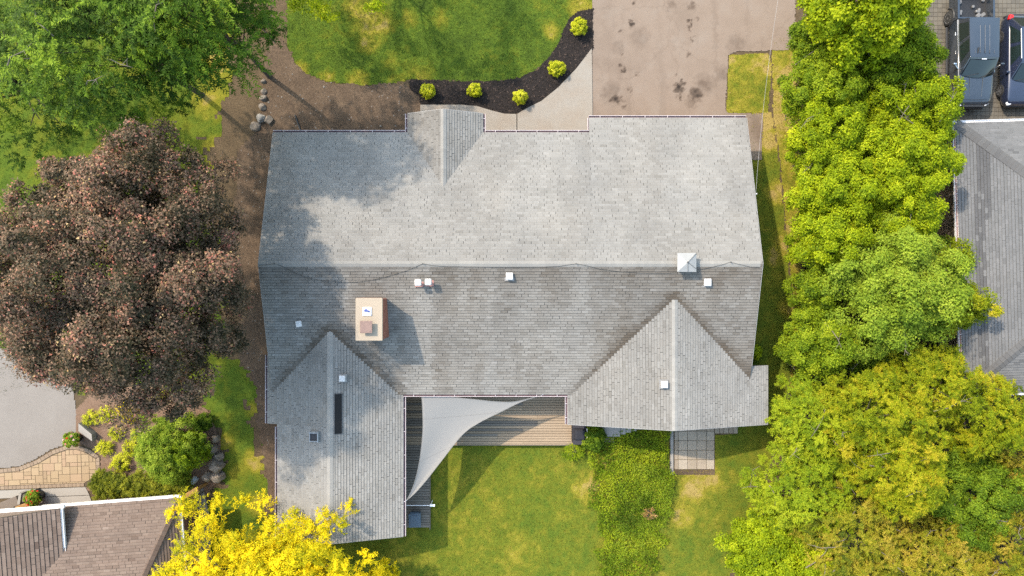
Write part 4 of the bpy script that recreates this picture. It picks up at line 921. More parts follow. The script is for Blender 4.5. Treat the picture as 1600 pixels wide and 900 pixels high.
def greenhouse(par, yb0, yt0, yt1, yb1, hwb, hwt, zb, zt, mats, cx, splits, roofmat):
    """cab: base rectangle to roof rectangle (front is low y); glass panes sit just proud of dark pillars"""
    B = [(-hwb * .93, yb0, zb), (hwb * .93, yb0, zb), (hwb, yb1, zb), (-hwb, yb1, zb)]; T = [(-hwt * .96, yt0, zt), (hwt * .96, yt0, zt), (hwt, yt1, zt), (-hwt, yt1, zt)]
    mv = lambda p: Vector((p[0] + cx, p[1], p[2])); B = [mv(p) for p in B]; T = [mv(p) for p in T]
    m_ = MB(); m_.add(B + T, [(0, 1, 5, 4), (1, 2, 6, 5), (2, 3, 7, 6), (3, 0, 4, 7), (4, 5, 6, 7)]); m_.build('cab_frame', roofmat, par)
    # crowned roof skin
    r_ = MB(); N = 7; vs = []
    for i in range(N):
        for j in range(N):
            s, t = i / (N - 1), j / (N - 1); p = T[0].lerp(T[1], s).lerp(T[3].lerp(T[2], s), t); e = (1 - (2 * s - 1) ** 4) * (1 - (2 * t - 1) ** 4)
            vs.append(p + Vector((0, 0, .012 + .055 * e)))
    r_.add(vs, [(i * N + j, (i + 1) * N + j, (i + 1) * N + j + 1, i * N + j + 1) for i in range(N - 1) for j in range(N - 1)])
    r_.add([T[0], T[1], T[2], T[3]] + [t + Vector((0, 0, .012)) for t in T], [(0, 1, 5, 4), (1, 2, 6, 5), (2, 3, 7, 6), (3, 0, 4, 7)])
    ro = r_.build('roof_panel', roofmat, par, True)
    def pane(q, nm, ins):
        c = sum(q, Vector()) / 4; nn = (q[1] - q[0]).cross(q[3] - q[0]).normalized()
        if nn.dot(c - Vector((cx, (yb0 + yb1) / 2, zb))) < 0: nn = -nn
        qq = [p.lerp(c, ins) + nn * .008 for p in q]
        MB().add(qq + [p - nn * .02 for p in qq], [(0, 1, 2, 3), (0, 4, 5, 1), (1, 5, 6, 2), (2, 6, 7, 3), (3, 7, 4, 0)]).build(nm, M_glass, par)
    ws = MB(); vs = []; A_n, B_n = 11, 5   # bowed windscreen
    for i in range(A_n):
        for j in range(B_n):
            u_, t_ = .05 + .9 * i / (A_n - 1), .05 + .87 * j / (B_n - 1)
            q = B[0].lerp(B[1], u_).lerp(T[0].lerp(T[1], u_), t_); bow = (1 - (2 * u_ - 1) ** 2)
            vs.append(q + Vector((0, -.02 - .2 * bow * (1 - .75 * t_), .012 + .03 * bow * (1 - t_))))
    ws.add(vs, [(i * B_n + j, (i + 1) * B_n + j, (i + 1) * B_n + j + 1, i * B_n + j + 1) for i in range(A_n - 1) for j in range(B_n - 1)])
    ws.build('windshield', M_glass, par, True)
    wp_ = MB().tube([vs[1 * B_n] + Vector((0, -.01, .015)), vs[5 * B_n + 1] + Vector((0, -.01, .02))], .012, 5).tube([vs[6 * B_n] + Vector((0, -.01, .015)), vs[10 * B_n + 1] + Vector((0, -.01, .02))], .012, 5)
    wp_.build('wipers', M_plas, par)
    pane([B[2], B[3], T[3], T[2]], 'rear_window', .1)
    for s0, s1 in splits:
        for bl, br, tl, tr in ((B[0], B[3], T[0], T[3]), (B[1], B[2], T[1], T[2])):
            pane([bl.lerp(br, s0), bl.lerp(br, s1), tl.lerp(tr, s1), tl.lerp(tr, s0)], 'side_window', .09)
    return ro, T
# pickup
TX = 25.02
truck = thing('pickup_truck', 'charcoal-blue crew-cab pickup truck parked on the paver court', 'truck', (TX, 12.8, 0))
tb = MB(); Y0 = 9.86
secs = [rsec(Y0 + .0, .60, .55, .88, .08), rsec(Y0 + .06, .76, .5, .95, .1), rsec(Y0 + .16, .87, .45, 1.01, .1, .02), rsec(Y0 + .36, .94, .40, 1.08, .12, .04), rsec(Y0 + .65, .985, .39, 1.11, .12, .05), rsec(Y0 + .95, 1.0, .38, 1.13, .12, .05), rsec(Y0 + 1.55, 1.0, .38, 1.18, .12, .05), rsec(Y0 + 1.9, 1.0, .38, 1.2, .1, .02), rsec(Y0 + 4.62, 1.0, .38, 1.22, .1, .01)]
loft(tb, [[(x + TX, y, z) for x, y, z in s] for s in secs]); tb.build('body', M_truck, truck, True)
hd_ = MB()
for sx in (-1, 1): hd_.tube([(TX + sx * .32, Y0 + .45, 1.125), (TX + sx * .36, Y0 + 1.5, 1.235)], .022, 6)
hd_.build('hood_crease', M_truck, truck)
hs_ = MB(); hs_.tube([(TX - .83, Y0 + .38, 1.105), (TX - .87, Y0 + 1.62, 1.19)], .008, 4).tube([(TX + .83, Y0 + .38, 1.105), (TX + .87, Y0 + 1.62, 1.19)], .008, 4).tube([(TX - .8, Y0 + .36, 1.10), (TX, Y0 + .30, 1.12), (TX + .8, Y0 + .36, 1.10)], .008, 4); hs_.build('hood_seam', M_plas, truck)
ro, T = greenhouse(truck, Y0 + 1.62, Y0 + 2.36, Y0 + 4.45, Y0 + 4.62, .97, .80, 1.19, 1.86, None, TX, [(.17, .52), (.56, .93)], M_truck)
rb = MB()
for i in range(5): rb.rbox((TX - .5 + i * .25, Y0 + 3.3, 1.935 - .012 * abs(i - 2) ** 1.5), (.05, 1.5, .02), .008, 1)
rb.build('roof_rib', M_truck, truck)
MB().tube([(TX - .38, Y0 + 2.55, 1.9), (TX - .38, Y0 + 2.85, 1.99)], .025, 6).build('antenna', M_plas, truck)
MB().rbox((TX + .02, Y0 + 2.28, 1.82), (.26, .05, .02), .008).build('windshield_glint', M_lamp, truck)  # pale bar put in for the glint on the windshield
bx0, bx1 = Y0 + 4.66, Y0 + 6.3
be = MB().box((TX - .95, (bx0 + bx1) / 2, .85), (.1, bx1 - bx0, .75)).box((TX + .95, (bx0 + bx1) / 2, .85), (.1, bx1 - bx0, .75)).box((TX, bx1 - .04, .85), (1.8, .08, .75)).box((TX, bx0 + .04, .85), (1.8, .08, .75)); be.build('bed_wall', M_truck, truck)
MB().box((TX, (bx0 + bx1) / 2, .62), (1.82, bx1 - bx0 - .1, .08)).build('bed_floor', M_plas, truck)
for i in range(9): MB().rbox((TX - .7 + random.random() * 1.4, bx0 + .2 + random.random() * 1.0, .72), (random.uniform(.08, .3), random.uniform(.08, .3), .14), .03, 1, random.random() * 3).build('bed_cargo', plain('cargo', (.12, .12, .12)), truck)
MB().rbox((TX, Y0 + .02, .62), (1.5, .22, .26), .09, 3).build('front_bumper', M_plas, truck); MB().box((TX, Y0 + .02, .86), (1.1, .08, .2)).build('grille', M_plas, truck)
for sx in (-1, 1):
    MB().rbox((TX + sx * .74, Y0 + .13, .9), (.3, .12, .13), .05, 2, sx * .55).build('headlight', M_lamp, truck)
    MB().rbox((TX + sx * .93, bx1 - .02, .95), (.14, .12, .35), .03).build('taillight', M_red, truck)
    a = MB().tube([(TX + sx * .98, Y0 + 1.95, 1.22), (TX + sx * 1.2, Y0 + 2.12, 1.34)], .022, 6).rbox((TX + sx * 1.27, Y0 + 2.16, 1.36), (.2, .1, .2), .04, 2); a.build('mirror', M_chrome if sx < 0 else M_truck, truck)
    dh = MB()
    for yy in (2.9, 3.9): dh.rbox((TX + sx * 1.005, Y0 + yy, 1.02), (.03, .2, .035), .01, 1)
    dh.build('door_handle', M_chrome, truck)
    MB().tube([(TX + sx * .985, Y0 + 1.75, 1.205), (TX + sx * .99, Y0 + 4.6, 1.215)], .012, 6).build('window_trim', M_chrome, truck)
    MB().rbox((TX + sx * 1.06, Y0 + 3.2, .40), (.16, 2.6, .06), .025, 2).build('running_board', M_plas, truck)
    for yy in (.98, 4.98): wheel(truck, TX + sx * .89, Y0 + yy, .40, .28, sx)
    for yy in (.98, 4.98):
        ar = MB(); ar.tube([(TX + sx * 1.0, Y0 + yy + .5 * math.cos(t), .42 + .5 * math.sin(t)) for t in [math.pi * k / 10 for k in range(11)]], .05, 6); ar.build('wheel_arch', M_plas, truck)
# navy SUV beside it
SX = 27.85; S0 = 9.95
suv = thing('parked_car', 'navy blue car parked beside the pickup truck', 'car', (SX, 12.3, 0))
tb = MB(); secs = [rsec(S0, .72, .4, .72, .08), rsec(S0 + .12, .86, .32, .82, .1), rsec(S0 + .4, .93, .26, .9, .12, .03), rsec(S0 + 1.0, .95, .24, .97, .12, .05), rsec(S0 + 1.45, .95, .24, 1.0, .12, .04), rsec(S0 + 3.9, .95, .24, 1.04, .12, .02), rsec(S0 + 4.7, .9, .28, 1.02, .12, .02), rsec(S0 + 4.95, .78, .4, .9, .1)]
loft(tb, [[(x + SX, y, z) for x, y, z in s] for s in secs]); tb.build('body', M_suv, suv, True)
greenhouse(suv, S0 + 1.35, S0 + 2.15, S0 + 4.0, S0 + 4.75, .9, .66, .99, 1.55, None, SX, [(.2, .52), (.56, .88)], M_suv)
MB().rbox((SX, S0 + .02, .5), (1.6, .16, .3), .06, 2).build('front_bumper', M_plas, suv); MB().rbox((SX, S0 + 4.93, .5), (1.6, .12, .3), .05, 2).build('rear_bumper', M_plas, suv)
for sx in (-1, 1):
    MB().rbox((SX + sx * .72, S0 + .14, .74), (.34, .2, .12), .04, 2, -sx * .35).build('headlight', M_lamp, suv)
    MB().rbox((SX + sx * .8, S0 + 4.72, .97), (.24, .3, .18), .05, 2, sx * .3).build('taillight', M_red, suv)
    MB().rbox((SX + sx * 1.02, S0 + 1.75, 1.05), (.2, .12, .15), .05, 2).tube([(SX + sx * .9, S0 + 1.72, 1.0), (SX + sx * .98, S0 + 1.75, 1.04)], .025, 6).build('mirror', M_suv, suv)
    for yy in (.92, 3.85): wheel(suv, SX + sx * .85, S0 + yy, .345, .23, sx)
    MB().tube([(SX + sx * .66, S0 + 2.3, 1.585), (SX + sx * .68, S0 + 3.9, 1.585)], .018, 6).build('roof_rail', M_chrome, suv)

# ------------------------------------------------------------------ foliage
def leaf_geo(pos, nrm, axis, L, Wd, fold=.12):
    a = axis - (axis * nrm).sum(1, keepdims=True) * nrm; a /= np.linalg.norm(a, axis=1, keepdims=True) + 1e-9
    b = np.cross(nrm, a); L = L[:, None]; w = Wd[:, None]
    p1 = pos + a * L * .12 + b * w * .55; p2 = pos + a * L + nrm * w * fold; p3 = pos - b * w * .45   # one slim, slightly skewed triangle
    return np.stack([p1, p2, p3], 1).reshape(-1, 3)
def unit(v): return v / (np.linalg.norm(v, axis=1, keepdims=True) + 1e-9)
def fib(n, zmin, rg):
    i = np.arange(n) + rg.uniform(0, 1); z = 1 - (1 - zmin) * (i + .5) / n; ph = i * 2.399963 + rg.uniform(0, 6)
    r = np.sqrt(np.clip(1 - z * z, 0, 1)); return np.stack([r * np.cos(ph), r * np.sin(ph), z], 1)
def foliage(lobes, outs, rg, style='round', n_sub=14, n_leaf=26, leaf=(.12, .09), flat=.8, lob_t=.16, sub_t=.1, leaf_t=.12, tbase=.5, up=.5, spray_len=1.0, sub_r=(.3, .52)):
    """lobes (N,4: centre, radius) with outward directions -> leaf quads and tints"""
    N = len(lobes); c = lobes[:, :3]; r = lobes[:, 3]; lt = tbase + rg.normal(0, lob_t, N)
    # twig clusters over each lobe's outer side
    d = unit(rg.normal(0, 1, (N, n_sub, 3)).reshape(-1, 3) + np.repeat(outs, n_sub, 0) * .9 + np.array([0, 0, .35]))
    rr_ = np.repeat(r, n_sub) * rg.uniform(.62, 1.12, N * n_sub)
    sc = np.repeat(c, n_sub, 0) + d * rr_[:, None] * np.array([1, 1, flat]); sr = np.repeat(r, n_sub) * rg.uniform(sub_r[0], sub_r[1], N * n_sub)
    st_ = np.repeat(lt, n_sub) + rg.normal(0, sub_t, N * n_sub); M_ = len(sc)
    if style == 'round':
        e = unit(rg.normal(0, 1, (M_ * n_leaf, 3))); rad = np.repeat(sr, n_leaf) * rg.uniform(.35, 1.0, M_ * n_leaf)
        pos = np.repeat(sc, n_leaf, 0) + e * rad[:, None]
        nrm = unit(np.repeat(d, n_leaf, 0) * .45 + e * .45 + np.array([0, 0, up]) + rg.normal(0, .38, (M_ * n_leaf, 3)))
        ax = unit(e + rg.normal(0, .7, (M_ * n_leaf, 3)) + np.array([0, 0, -.25]))
    else:
        # compound sprays: leaflets in two ranks along a drooping stalk
        ax0 = unit(d * np.array([1, 1, .45]) + rg.normal(0, .45, (M_, 3)) + np.array([0, 0, -.08])); Ls = np.repeat(r, n_sub) * rg.uniform(.6, 1.15, M_) * spray_len
        t = np.tile(np.linspace(.08, 1, n_leaf), M_); sg = np.tile(np.where(np.arange(n_leaf) % 2 == 0, 1., -1.), M_)
        A = np.repeat(ax0, n_leaf, 0); sd = unit(np.cross(A, np.array([0, 0, 1.]) + rg.normal(0, .25, (M_ * n_leaf, 3))))
        pos = np.repeat(sc - ax0 * Ls[:, None] * .4, n_leaf, 0) + A * (t * np.repeat(Ls, n_leaf))[:, None] + np.array([0, 0, -1.]) * ((t ** 2) * np.repeat(Ls, n_leaf) * .22)[:, None] + rg.normal(0, .02, (M_ * n_leaf, 3))
        ax = unit(A * .75 + sd * sg[:, None] + rg.normal(0, .2, (M_ * n_leaf, 3)))
        nrm = unit(np.array([0, 0, up + .4]) + np.repeat(d, n_leaf, 0) * .35 + rg.normal(0, .33, (M_ * n_leaf, 3)))
    n = len(pos); L = leaf[0] * rg.uniform(.65, 1.3, n); w = leaf[1] * rg.uniform(.7, 1.25, n)
    tint = np.clip(np.repeat(st_, n_leaf) + rg.normal(0, leaf_t, n), 0, 1)
    return leaf_geo(pos, nrm, ax, L, w), tint
M_trunk = surf('grey_bark', [(.07, .055, .042), (.13, .105, .085), (.2, .17, .145)], 3, .95, 14, .4, .8, stretch=(3, 3, .6))
M_twig = surf('pale_twigs', [(.16, .13, .10), (.27, .23, .19)], 4, .9, 20, .3, .3)

SIZES = {}
def tree(name, label, cat, px, py, pr, zt, zb, mat, seed, group=None, lobe=.8, cov=1.2, squash=(1, 1), style='round', rot=0, twigs=0, zmin=-.35, inner=.35, mid=.42, relief=.8, limbs=26, trunk_r=None, lean=(0, 0), bare=0, **kw):
    rg = np.random.default_rng(seed); rnd = random.Random(seed)
    zc = zb + (zt - zb) * mid; zm = zb + (zt - zb) * (mid + .12); ctr = W(px, py, zm); R = pr / F * (H - zm)
    rad = np.array([R * squash[0], R * squash[1], 1.0]); rzu, rzd = zt - zc, zc - zb
    area = 2 * math.pi * R * (R * .55 + .45 * rzu) * squash[0] * squash[1] * 1.2; n = max(6, int(cov * area / (math.pi * lobe ** 2) * 1.5))
    dirs = fib(n, zmin, rg); dirs = unit(dirs + rg.normal(0, .12, dirs.shape))
    lr = lobe * rg.uniform(.6, 1.25, n)
    ph = np.arctan2(dirs[:, 1], dirs[:, 0]); wob = 1 + .09 * np.sin(3 * ph + rg.uniform(0, 6)) + .07 * np.sin(5 * ph + rg.uniform(0, 6)) + .05 * np.sin(9 * ph + dirs[:, 2] * 4)
    f = rg.uniform(relief, 1.05, n) * wob
    def place(dirs, f, lr):
        q = dirs.copy(); hz = np.where(q[:, 2] > 0, rzu, rzd)
        p = np.stack([ctr.x + q[:, 0] * np.maximum(R * squash[0] - lr * .75, .15) * f, ctr.y + q[:, 1] * np.maximum(R * squash[1] - lr * .75, .15) * f, zc + q[:, 2] * np.maximum(hz - lr * .6, .1) * np.where(q[:, 2] > 0, f, 1)], 1)
        if rot:
            c_, s_ = math.cos(rot), math.sin(rot); dx, dy = p[:, 0] - ctr.x, p[:, 1] - ctr.y; p[:, 0] = ctr.x + c_ * dx - s_ * dy; p[:, 1] = ctr.y + s_ * dx + c_ * dy
        return p
    pos = place(dirs, f, lr); lob = np.concatenate([pos, lr[:, None]], 1); outs = dirs
    if inner:
        ni = int(n * inner); di = unit(fib(ni, -.2, rg) + rg.normal(0, .15, (ni, 3))); li = lobe * rg.uniform(.7, 1.2, ni)
        lob = np.concatenate([lob, np.concatenate([place(di, np.full(ni, .62) * rg.uniform(.7, 1.1, ni), li), li[:, None]], 1)]); outs = np.concatenate([outs, di])
    if bare:
        keep = rg.random(len(lob)) > bare; lob = lob[keep]; outs = outs[keep]
    co, t = foliage(lob, outs, rg, style, **kw)
    base = Vector((ctr.x + lean[0], ctr.y + lean[1], 0)); th = thing(name, label, cat, base, group)
    link('crown', fast_mesh('crown', co, 3, {'tint': t}, mat), None, th)
    SIZES[label] = len(t)
    # trunk and limbs
    tr = trunk_r or max(.04, R * .045); mb = MB(); top = Vector((ctr.x, ctr.y, zb + (zt - zb) * .45))
    mid = base.lerp(top, .5) + Vector((rnd.uniform(-.15, .15), rnd.uniform(-.15, .15), 0))
    mb.tube([base - Vector((0, 0, .05)), base + Vector((0, 0, .15)), mid, top], [tr * 1.5, tr * 1.1, tr * .85, tr * .45], 8)
    for k in rnd.sample(range(len(lob)), min(len(lob), limbs + twigs)):
        e = Vector(lob[k][:3]); s0 = base.lerp(top, rnd.uniform(.45, .98)); m_ = s0.lerp(e, .55) + Vector((rnd.uniform(-.2, .2), rnd.uniform(-.2, .2), .25 + .1 * rnd.random()))
        mb.tube([s0, m_, e], [tr * .4, tr * .22, tr * .08], 5)
    mb.build('trunk', M_trunk, th)
    if twigs:
        for _ in range(twigs):
            tw = MB(); k = rnd.randrange(n); e = Vector(lob[k][:3]) + Vector(outs[k]) * lob[k][3] * .8
            dv = Vector((rnd.uniform(-1, 1), rnd.uniform(-1, 1), rnd.uniform(-.1, .35))).normalized() * rnd.uniform(.5, 1.3)
            m_ = e + dv * .5 + Vector((rnd.uniform(-.12, .12), rnd.uniform(-.12, .12), 0)); q = e + dv
            tw.tube([e - dv * .4 - Vector((0, 0, .3)), e, m_, q], [.028, .022, .016, .006], 5)
            for _2 in range(2):
                s_ = m_.lerp(q, rnd.random() * .6); tw.tube([s_, s_ + Vector((rnd.uniform(-.4, .4), rnd.uniform(-.4, .4), .1))], [.012, .004], 4)
            tw.build('bare_twig', M_twig, th)
    return th

LF_BRONZE = leaf_mat('bronze_leaves', [(.020, .021, .011, 0), (.054, .043, .026, .25), (.115, .078, .05, .5), (.215, .13, .09, .75), (.34, .11, .085, .9), (.36, .25, .12, 1)], .24, .45)
LF_LIME = leaf_mat('lime_leaves', [(.06, .10, .004, 0), (.145, .20, .005, .35), (.235, .29, .006, .65), (.36, .385, .012, 1)], .36)
LF_GREEN = leaf_mat('green_leaves', [(.045, .08, .005, 0), (.105, .16, .007, .35), (.175, .23, .009, .65), (.27, .305, .014, 1)], .35)
LF_DEEP = leaf_mat('deep_green_leaves', [(.024, .048, .004, 0), (.052, .092, .006, .4), (.095, .15, .008, .7), (.16, .21, .012, 1)], .3)
LF_SAGE = leaf_mat('sage_leaves', [(.065, .11, .01, 0), (.14, .205, .016, .35), (.2, .265, .022, .65), (.28, .32, .035, 1)], .36)
LF_OLIVE = leaf_mat('olive_yellow_leaves', [(.07, .105, .005, 0), (.15, .19, .006, .3), (.24, .255, .008, .6), (.37, .30, .018, 1)], .4)
LF_RUST = leaf_mat('rusty_olive_leaves', [(.065, .088, .008, 0), (.145, .162, .010, .3), (.235, .215, .015, .6), (.33, .24, .035, 1)], .36)
LF_GOLD = leaf_mat('golden_leaves', [(.19, .2, .006, 0), (.38, .34, .006, .3), (.60, .46, .007, .6), (.76, .58, .01, 1)], .4)
LF_ASH = leaf_mat('ash_leaves', [(.024, .05, .006, 0), (.05, .095, .009, .35), (.092, .155, .012, .65), (.19, .265, .018, 1)], .34)
G_H = 'trees and tall shrubs of the side hedge'
# the great bronze maple and its neighbours on the left
tree('bronze_maple', 'huge bronze-purple maple beside the bungalow', 'tree', 182, 430, 206, 13.2, 2.6, LF_BRONZE, 29, mid=.52, relief=.70, zmin=-.2, lobe=.8, cov=1.25, inner=.4, squash=(1.0, 1.08), n_sub=20, n_leaf=46, leaf=(.105, .08), lob_t=.13, sub_t=.11, leaf_t=.2, tbase=.44, sub_r=(.3, .55), trunk_r=.34)
kwA = dict(style='spray', n_sub=11, n_leaf=34, leaf=(.15, .058), lobe=.95, lob_t=.24, sub_t=.15, tbase=.41, spray_len=1.25, inner=.25, zmin=-.2)
tree('ash_tree', 'feathery green ash tree above the bronze maple, its tips drooping', 'tree', 138, 38, 156, 13.2, 2.4, LF_ASH, 22, mid=.6, cov=1.5, relief=.66, twigs=10, trunk_r=.13, **kwA)
tree('ash_tree', 'feathery green ash tree overhanging the boundary stones', 'tree', 282, -2, 126, 13.4, 2.8, LF_ASH, 23, mid=.58, cov=1.8, relief=.72, twigs=8, trunk_r=.12, **kwA)
tree('ash_tree', 'smaller shaded ash tree tucked between the bronze maple and the tall ash', 'tree', -5, 120, 118, 9.0, 1.5, LF_ASH, 27, cov=.9, trunk_r=.2, **kwA)
tree('lawn_tree', 'lime-green tree with branch tips reaching over the front lawn', 'tree', 528, -148, 172, 8.5, 2.5, LF_LIME, 24, lobe=.7, cov=.6, n_sub=13, n_leaf=22, leaf=(.13, .1), trunk_r=.1, inner=0, bare=.45, limbs=7)
# golden locust at the lower left
tree('golden_locust', 'bright golden-yellow locust tree over the brown and grey roofs', 'tree', 404, 964, 186, 7.0, 2.0, LF_GOLD, 25, lobe=.55, cov=1.05, relief=.58, bare=.15, twigs=6, style='spray', n_sub=16, n_leaf=18, leaf=(.125, .05), lob_t=.2, sub_t=.12, tbase=.55, spray_len=1.15, trunk_r=.17, inner=.5)
tree('golden_sapling', 'small golden sprig of a sapling on the rear lawn', 'tree', 598, 905, 22, 3.0, .8, LF_GOLD, 26, lobe=.3, cov=.9, style='spray', n_sub=9, n_leaf=16, leaf=(.12, .05), tbase=.55)

# hedge trees along the right boundary
T_ = [
 # name, label, px, py, pr, zt, zb, mat, seed, kwargs
 ('maple_tree', 'bright lime maple overhanging the driveway at the hedge head', 1350, 8, 84, 8.6, 2.0, LF_LIME, 51, dict(lobe=.55, leaf=(.14, .12), tbase=.6)),
 ('hedge_shrub', 'dark leafy shrub beside the driveway under the lime maple', 1278, 60, 42, 3.6, .4, LF_GREEN, 52, dict(tbase=.3)),
 ('hedge_tree', 'mid-green hedge tree next to the pickup truck', 1398, 92, 62, 6.0, .6, LF_GREEN, 53, dict(tbase=.4, twigs=3)),
 ('hedge_tree', 'green hedge tree facing the lawn patch', 1290, 128, 62, 5.0, .5, LF_GREEN, 54, dict(tbase=.5)),
 ('hedge_tree', 'yellow-green hedge tree reaching over the court paving', 1424, 172, 74, 5.6, .8, LF_LIME, 55, dict(tbase=.42, twigs=6, squash=(1.05, .8))),
 ('hedge_tree', 'lime hedge tree facing the garage corner', 1300, 208, 66, 5.2, .5, LF_LIME, 56, dict(tbase=.5)),
 ('hedge_tree', 'lime hedge tree by the north corner of the hip roof', 1412, 258, 76, 6.0, .8, LF_LIME, 57, dict(tbase=.52)),
 ('hedge_tree', 'lime hedge tree facing the house gable', 1302, 292, 66, 5.2, .5, LF_LIME, 58, dict(tbase=.52)),
 ('hedge_tree', 'bushy lime hedge tree beside the window well grate', 1404, 332, 62, 5.2, .6, LF_LIME, 59, dict(tbase=.5)),
 ('hedge_tree', 'lime hedge tree facing the ridge end of the bungalow', 1300, 372, 60, 5.0, .4, LF_LIME, 60, dict(tbase=.5)),
 ('hedge_shrub', 'low green shrub at the hedge foot opposite the gable shadow', 1282, 448, 46, 3.8, .2, LF_GREEN, 61, dict(tbase=.5)),
 ('serviceberry_tree', 'rounded sage-green tree standing proud of the lime hedge', 1404, 446, 106, 7.0, 1.0, LF_SAGE, 62, dict(lobe=.62, leaf=(.12, .085), tbase=.52, n_sub=18)),
 ('olive_shrub', 'thin olive shrub leaning over the hip roof gutter', 1496, 478, 46, 5.2, 1.2, LF_OLIVE, 63, dict(tbase=.4, cov=.8, twigs=5)),
 ('olive_shrub', 'wispy olive shrub against the hip roof wall', 1478, 400, 30, 4.0, .5, LF_OLIVE, 64, dict(tbase=.35, cov=.8, twigs=4)),
 ('hedge_tree', 'green hedge tree facing the rear wing corner', 1278, 538, 56, 4.8, .3, LF_GREEN, 65, dict(tbase=.52)),
 ('hedge_shrub', 'dark shrub in the gap below the sage-green tree', 1368, 560, 52, 3.2, .3, LF_DEEP, 66, dict(tbase=.45, twigs=10)),
 ('olive_tree', 'yellow-olive tree at the south corner of the hip roof', 1446, 604, 68, 6.2, 1.2, LF_OLIVE, 67, dict(tbase=.48, style='spray')),
 ('hedge_tree', 'green-gold hedge tree opposite the paver patio', 1264, 652, 62, 5.0, .4, LF_GREEN, 68, dict(tbase=.75, style='spray')),
 ('olive_tree', 'tall yellow-olive tree in the middle of the rear hedge', 1362, 664, 84, 7.2, 1.4, LF_OLIVE, 69, dict(tbase=.46, style='spray', twigs=6)),
 ('olive_tree', 'yellow-olive tree below the hip roof eave', 1538, 650, 68, 6.4, 1.2, LF_OLIVE, 70, dict(tbase=.45, style='spray')),
 ('olive_tree', 'golden-olive tree crowning the rear hedge', 1406, 738, 68, 7.6, 1.6, LF_OLIVE, 71, dict(tbase=.58, style='spray', twigs=4)),
 ('dark_hedge_tree', 'deep green tree sunk among the yellow-olive trees', 1508, 776, 80, 5.6, .6, LF_DEEP, 72, dict(tbase=.62, leaf=(.1, .075))),
 ('hedge_tree', 'loose yellow-green tree at the edge of the back lawn', 1254, 760, 82, 5.0, .3, LF_GREEN, 73, dict(tbase=.72, style='spray', twigs=8, cov=.95)),
 ('hedge_shrub', 'bright lime shrub at the back lawn edge beyond the ivy', 1196, 862, 66, 4.0, .2, LF_LIME, 74, dict(tbase=.45)),
 ('rusty_tree', 'rusty olive tree with bare twigs at the rear of the hedge', 1320, 842, 88, 5.6, .8, LF_RUST, 75, dict(tbase=.5, style='spray', twigs=14, cov=.9)),
 ('rusty_tree', 'rust-tinged tree beside the deep green tree', 1452, 880, 80, 5.8, .8, LF_RUST, 76, dict(tbase=.58, style='spray', twigs=16, cov=.95)),
 ('rusty_tree', 'broad orange-olive tree in the far rear corner', 1580, 862, 92, 6.2, 1.0, LF_RUST, 77, dict(tbase=.58, style='spray', twigs=14, cov=.95)),
 ('rusty_tree', 'tan-olive tree beyond the deep green tree', 1602, 700, 62, 5.4, .8, LF_RUST, 78, dict(tbase=.6, style='spray', cov=.9, twigs=5)),
 ('hedge_shrub', 'lime green shrub in front of the rusty trees', 1262, 884, 56, 4.8, .3, LF_LIME, 79, dict(tbase=.5)),
]
for nm, lb, px, py, pr, zt, zb, mt, sd, kw in T_:
    k = dict(lobe=.44, cov=1.1, n_sub=15, n_leaf=30, leaf=(.1, .075), lob_t=.13, sub_t=.11, inner=.25, zmin=-.15, relief=.62, bare=.08, twigs=3, sub_r=(.33, .62)); k.update(kw)
    if k.get('style') == 'spray': k['leaf'] = (.125, .05); k.setdefault('spray_len', 1.2); k['n_leaf'] = 24; k['n_sub'] = 17; k['lobe'] = .46; k['cov'] = min(k['cov'], .95); k['relief'] = .66; k['lob_t'] = .17; k['inner'] = .15; k['spray_len'] = 1.0; k['leaf'] = (.11, .045)
    tree(nm, lb, 'tree' if 'shrub' not in nm else 'shrub', px, py, pr, zt, zb, mt, sd, G_H, **k)

# garden shrubs
LF_BALL = leaf_mat('golden_boxwood_leaves', [(.16, .18, .008, 0), (.33, .35, .012, .4), (.46, .46, .02, .7), (.6, .56, .06, 1)], .35)
ords = ['nearest the driveway edge', 'second from the driveway edge', 'third from the driveway edge, at the walk', 'fourth from the driveway edge', 'beside the bare soil bed']
for i, (px, py, pr) in enumerate([(905, 41.5, 13), (870, 106, 13), (812.5, 151.5, 12), (741, 140.5, 10.8), (668.5, 141.5, 11.3)]):
    tree('ball_shrub', 'clipped golden-green ball shrub in black mulch, ' + ords[i], 'shrub', px, py, pr, .85, .05, LF_BALL, 90 + i, 'ball shrubs of the front bed', lobe=.11, cov=1.0, n_sub=9, n_leaf=12, leaf=(.055, .042), tbase=.5 + .06 * (i % 3), relief=.55 + .05 * i, squash=(1 + .05 * (i % 2), 1 - .06 * (i % 3)), zmin=-.6, up=.5)
for i, (px, py, pr, zt, mt, lb) in enumerate([
    (200, 645, 17, .9, LF_GOLD, 'largest golden shrub under the bronze maple skirt'), (181, 678, 11, .6, LF_LIME, 'lime tuft in the middle of the pink mulch bed'), (163, 700, 12, .6, LF_LIME, 'lime tuft at the paver border'),
    (187, 724, 15, .7, LF_LIME, 'spreading lime tuft nearest the yew hedge'), (141, 655, 11, .6, LF_LIME, 'lime tuft beside the grey driveway'), (166, 648, 12, .6, LF_LIME, 'lime tuft half under the bronze maple'), (203, 702, 12, .6, LF_LIME, 'lime tuft touching the round green shrub'), (216, 678, 11, .7, LF_LIME, 'lime tuft behind the round green shrub'), (247, 617, 11, .6, LF_LIME, 'lime tuft in the gap of the maple skirt')]):
    tree('garden_tuft', lb, 'shrub', px, py, pr * .9, zt * .7, .03, LF_BALL if mt is LF_LIME else mt, 110 + i, 'tufts of the neighbour bed', lobe=.13, cov=.55, style='spray', n_sub=7, n_leaf=12, leaf=(.10, .032), tbase=.4 if mt is LF_GOLD else .55, spray_len=2.6, inner=0, up=.2)
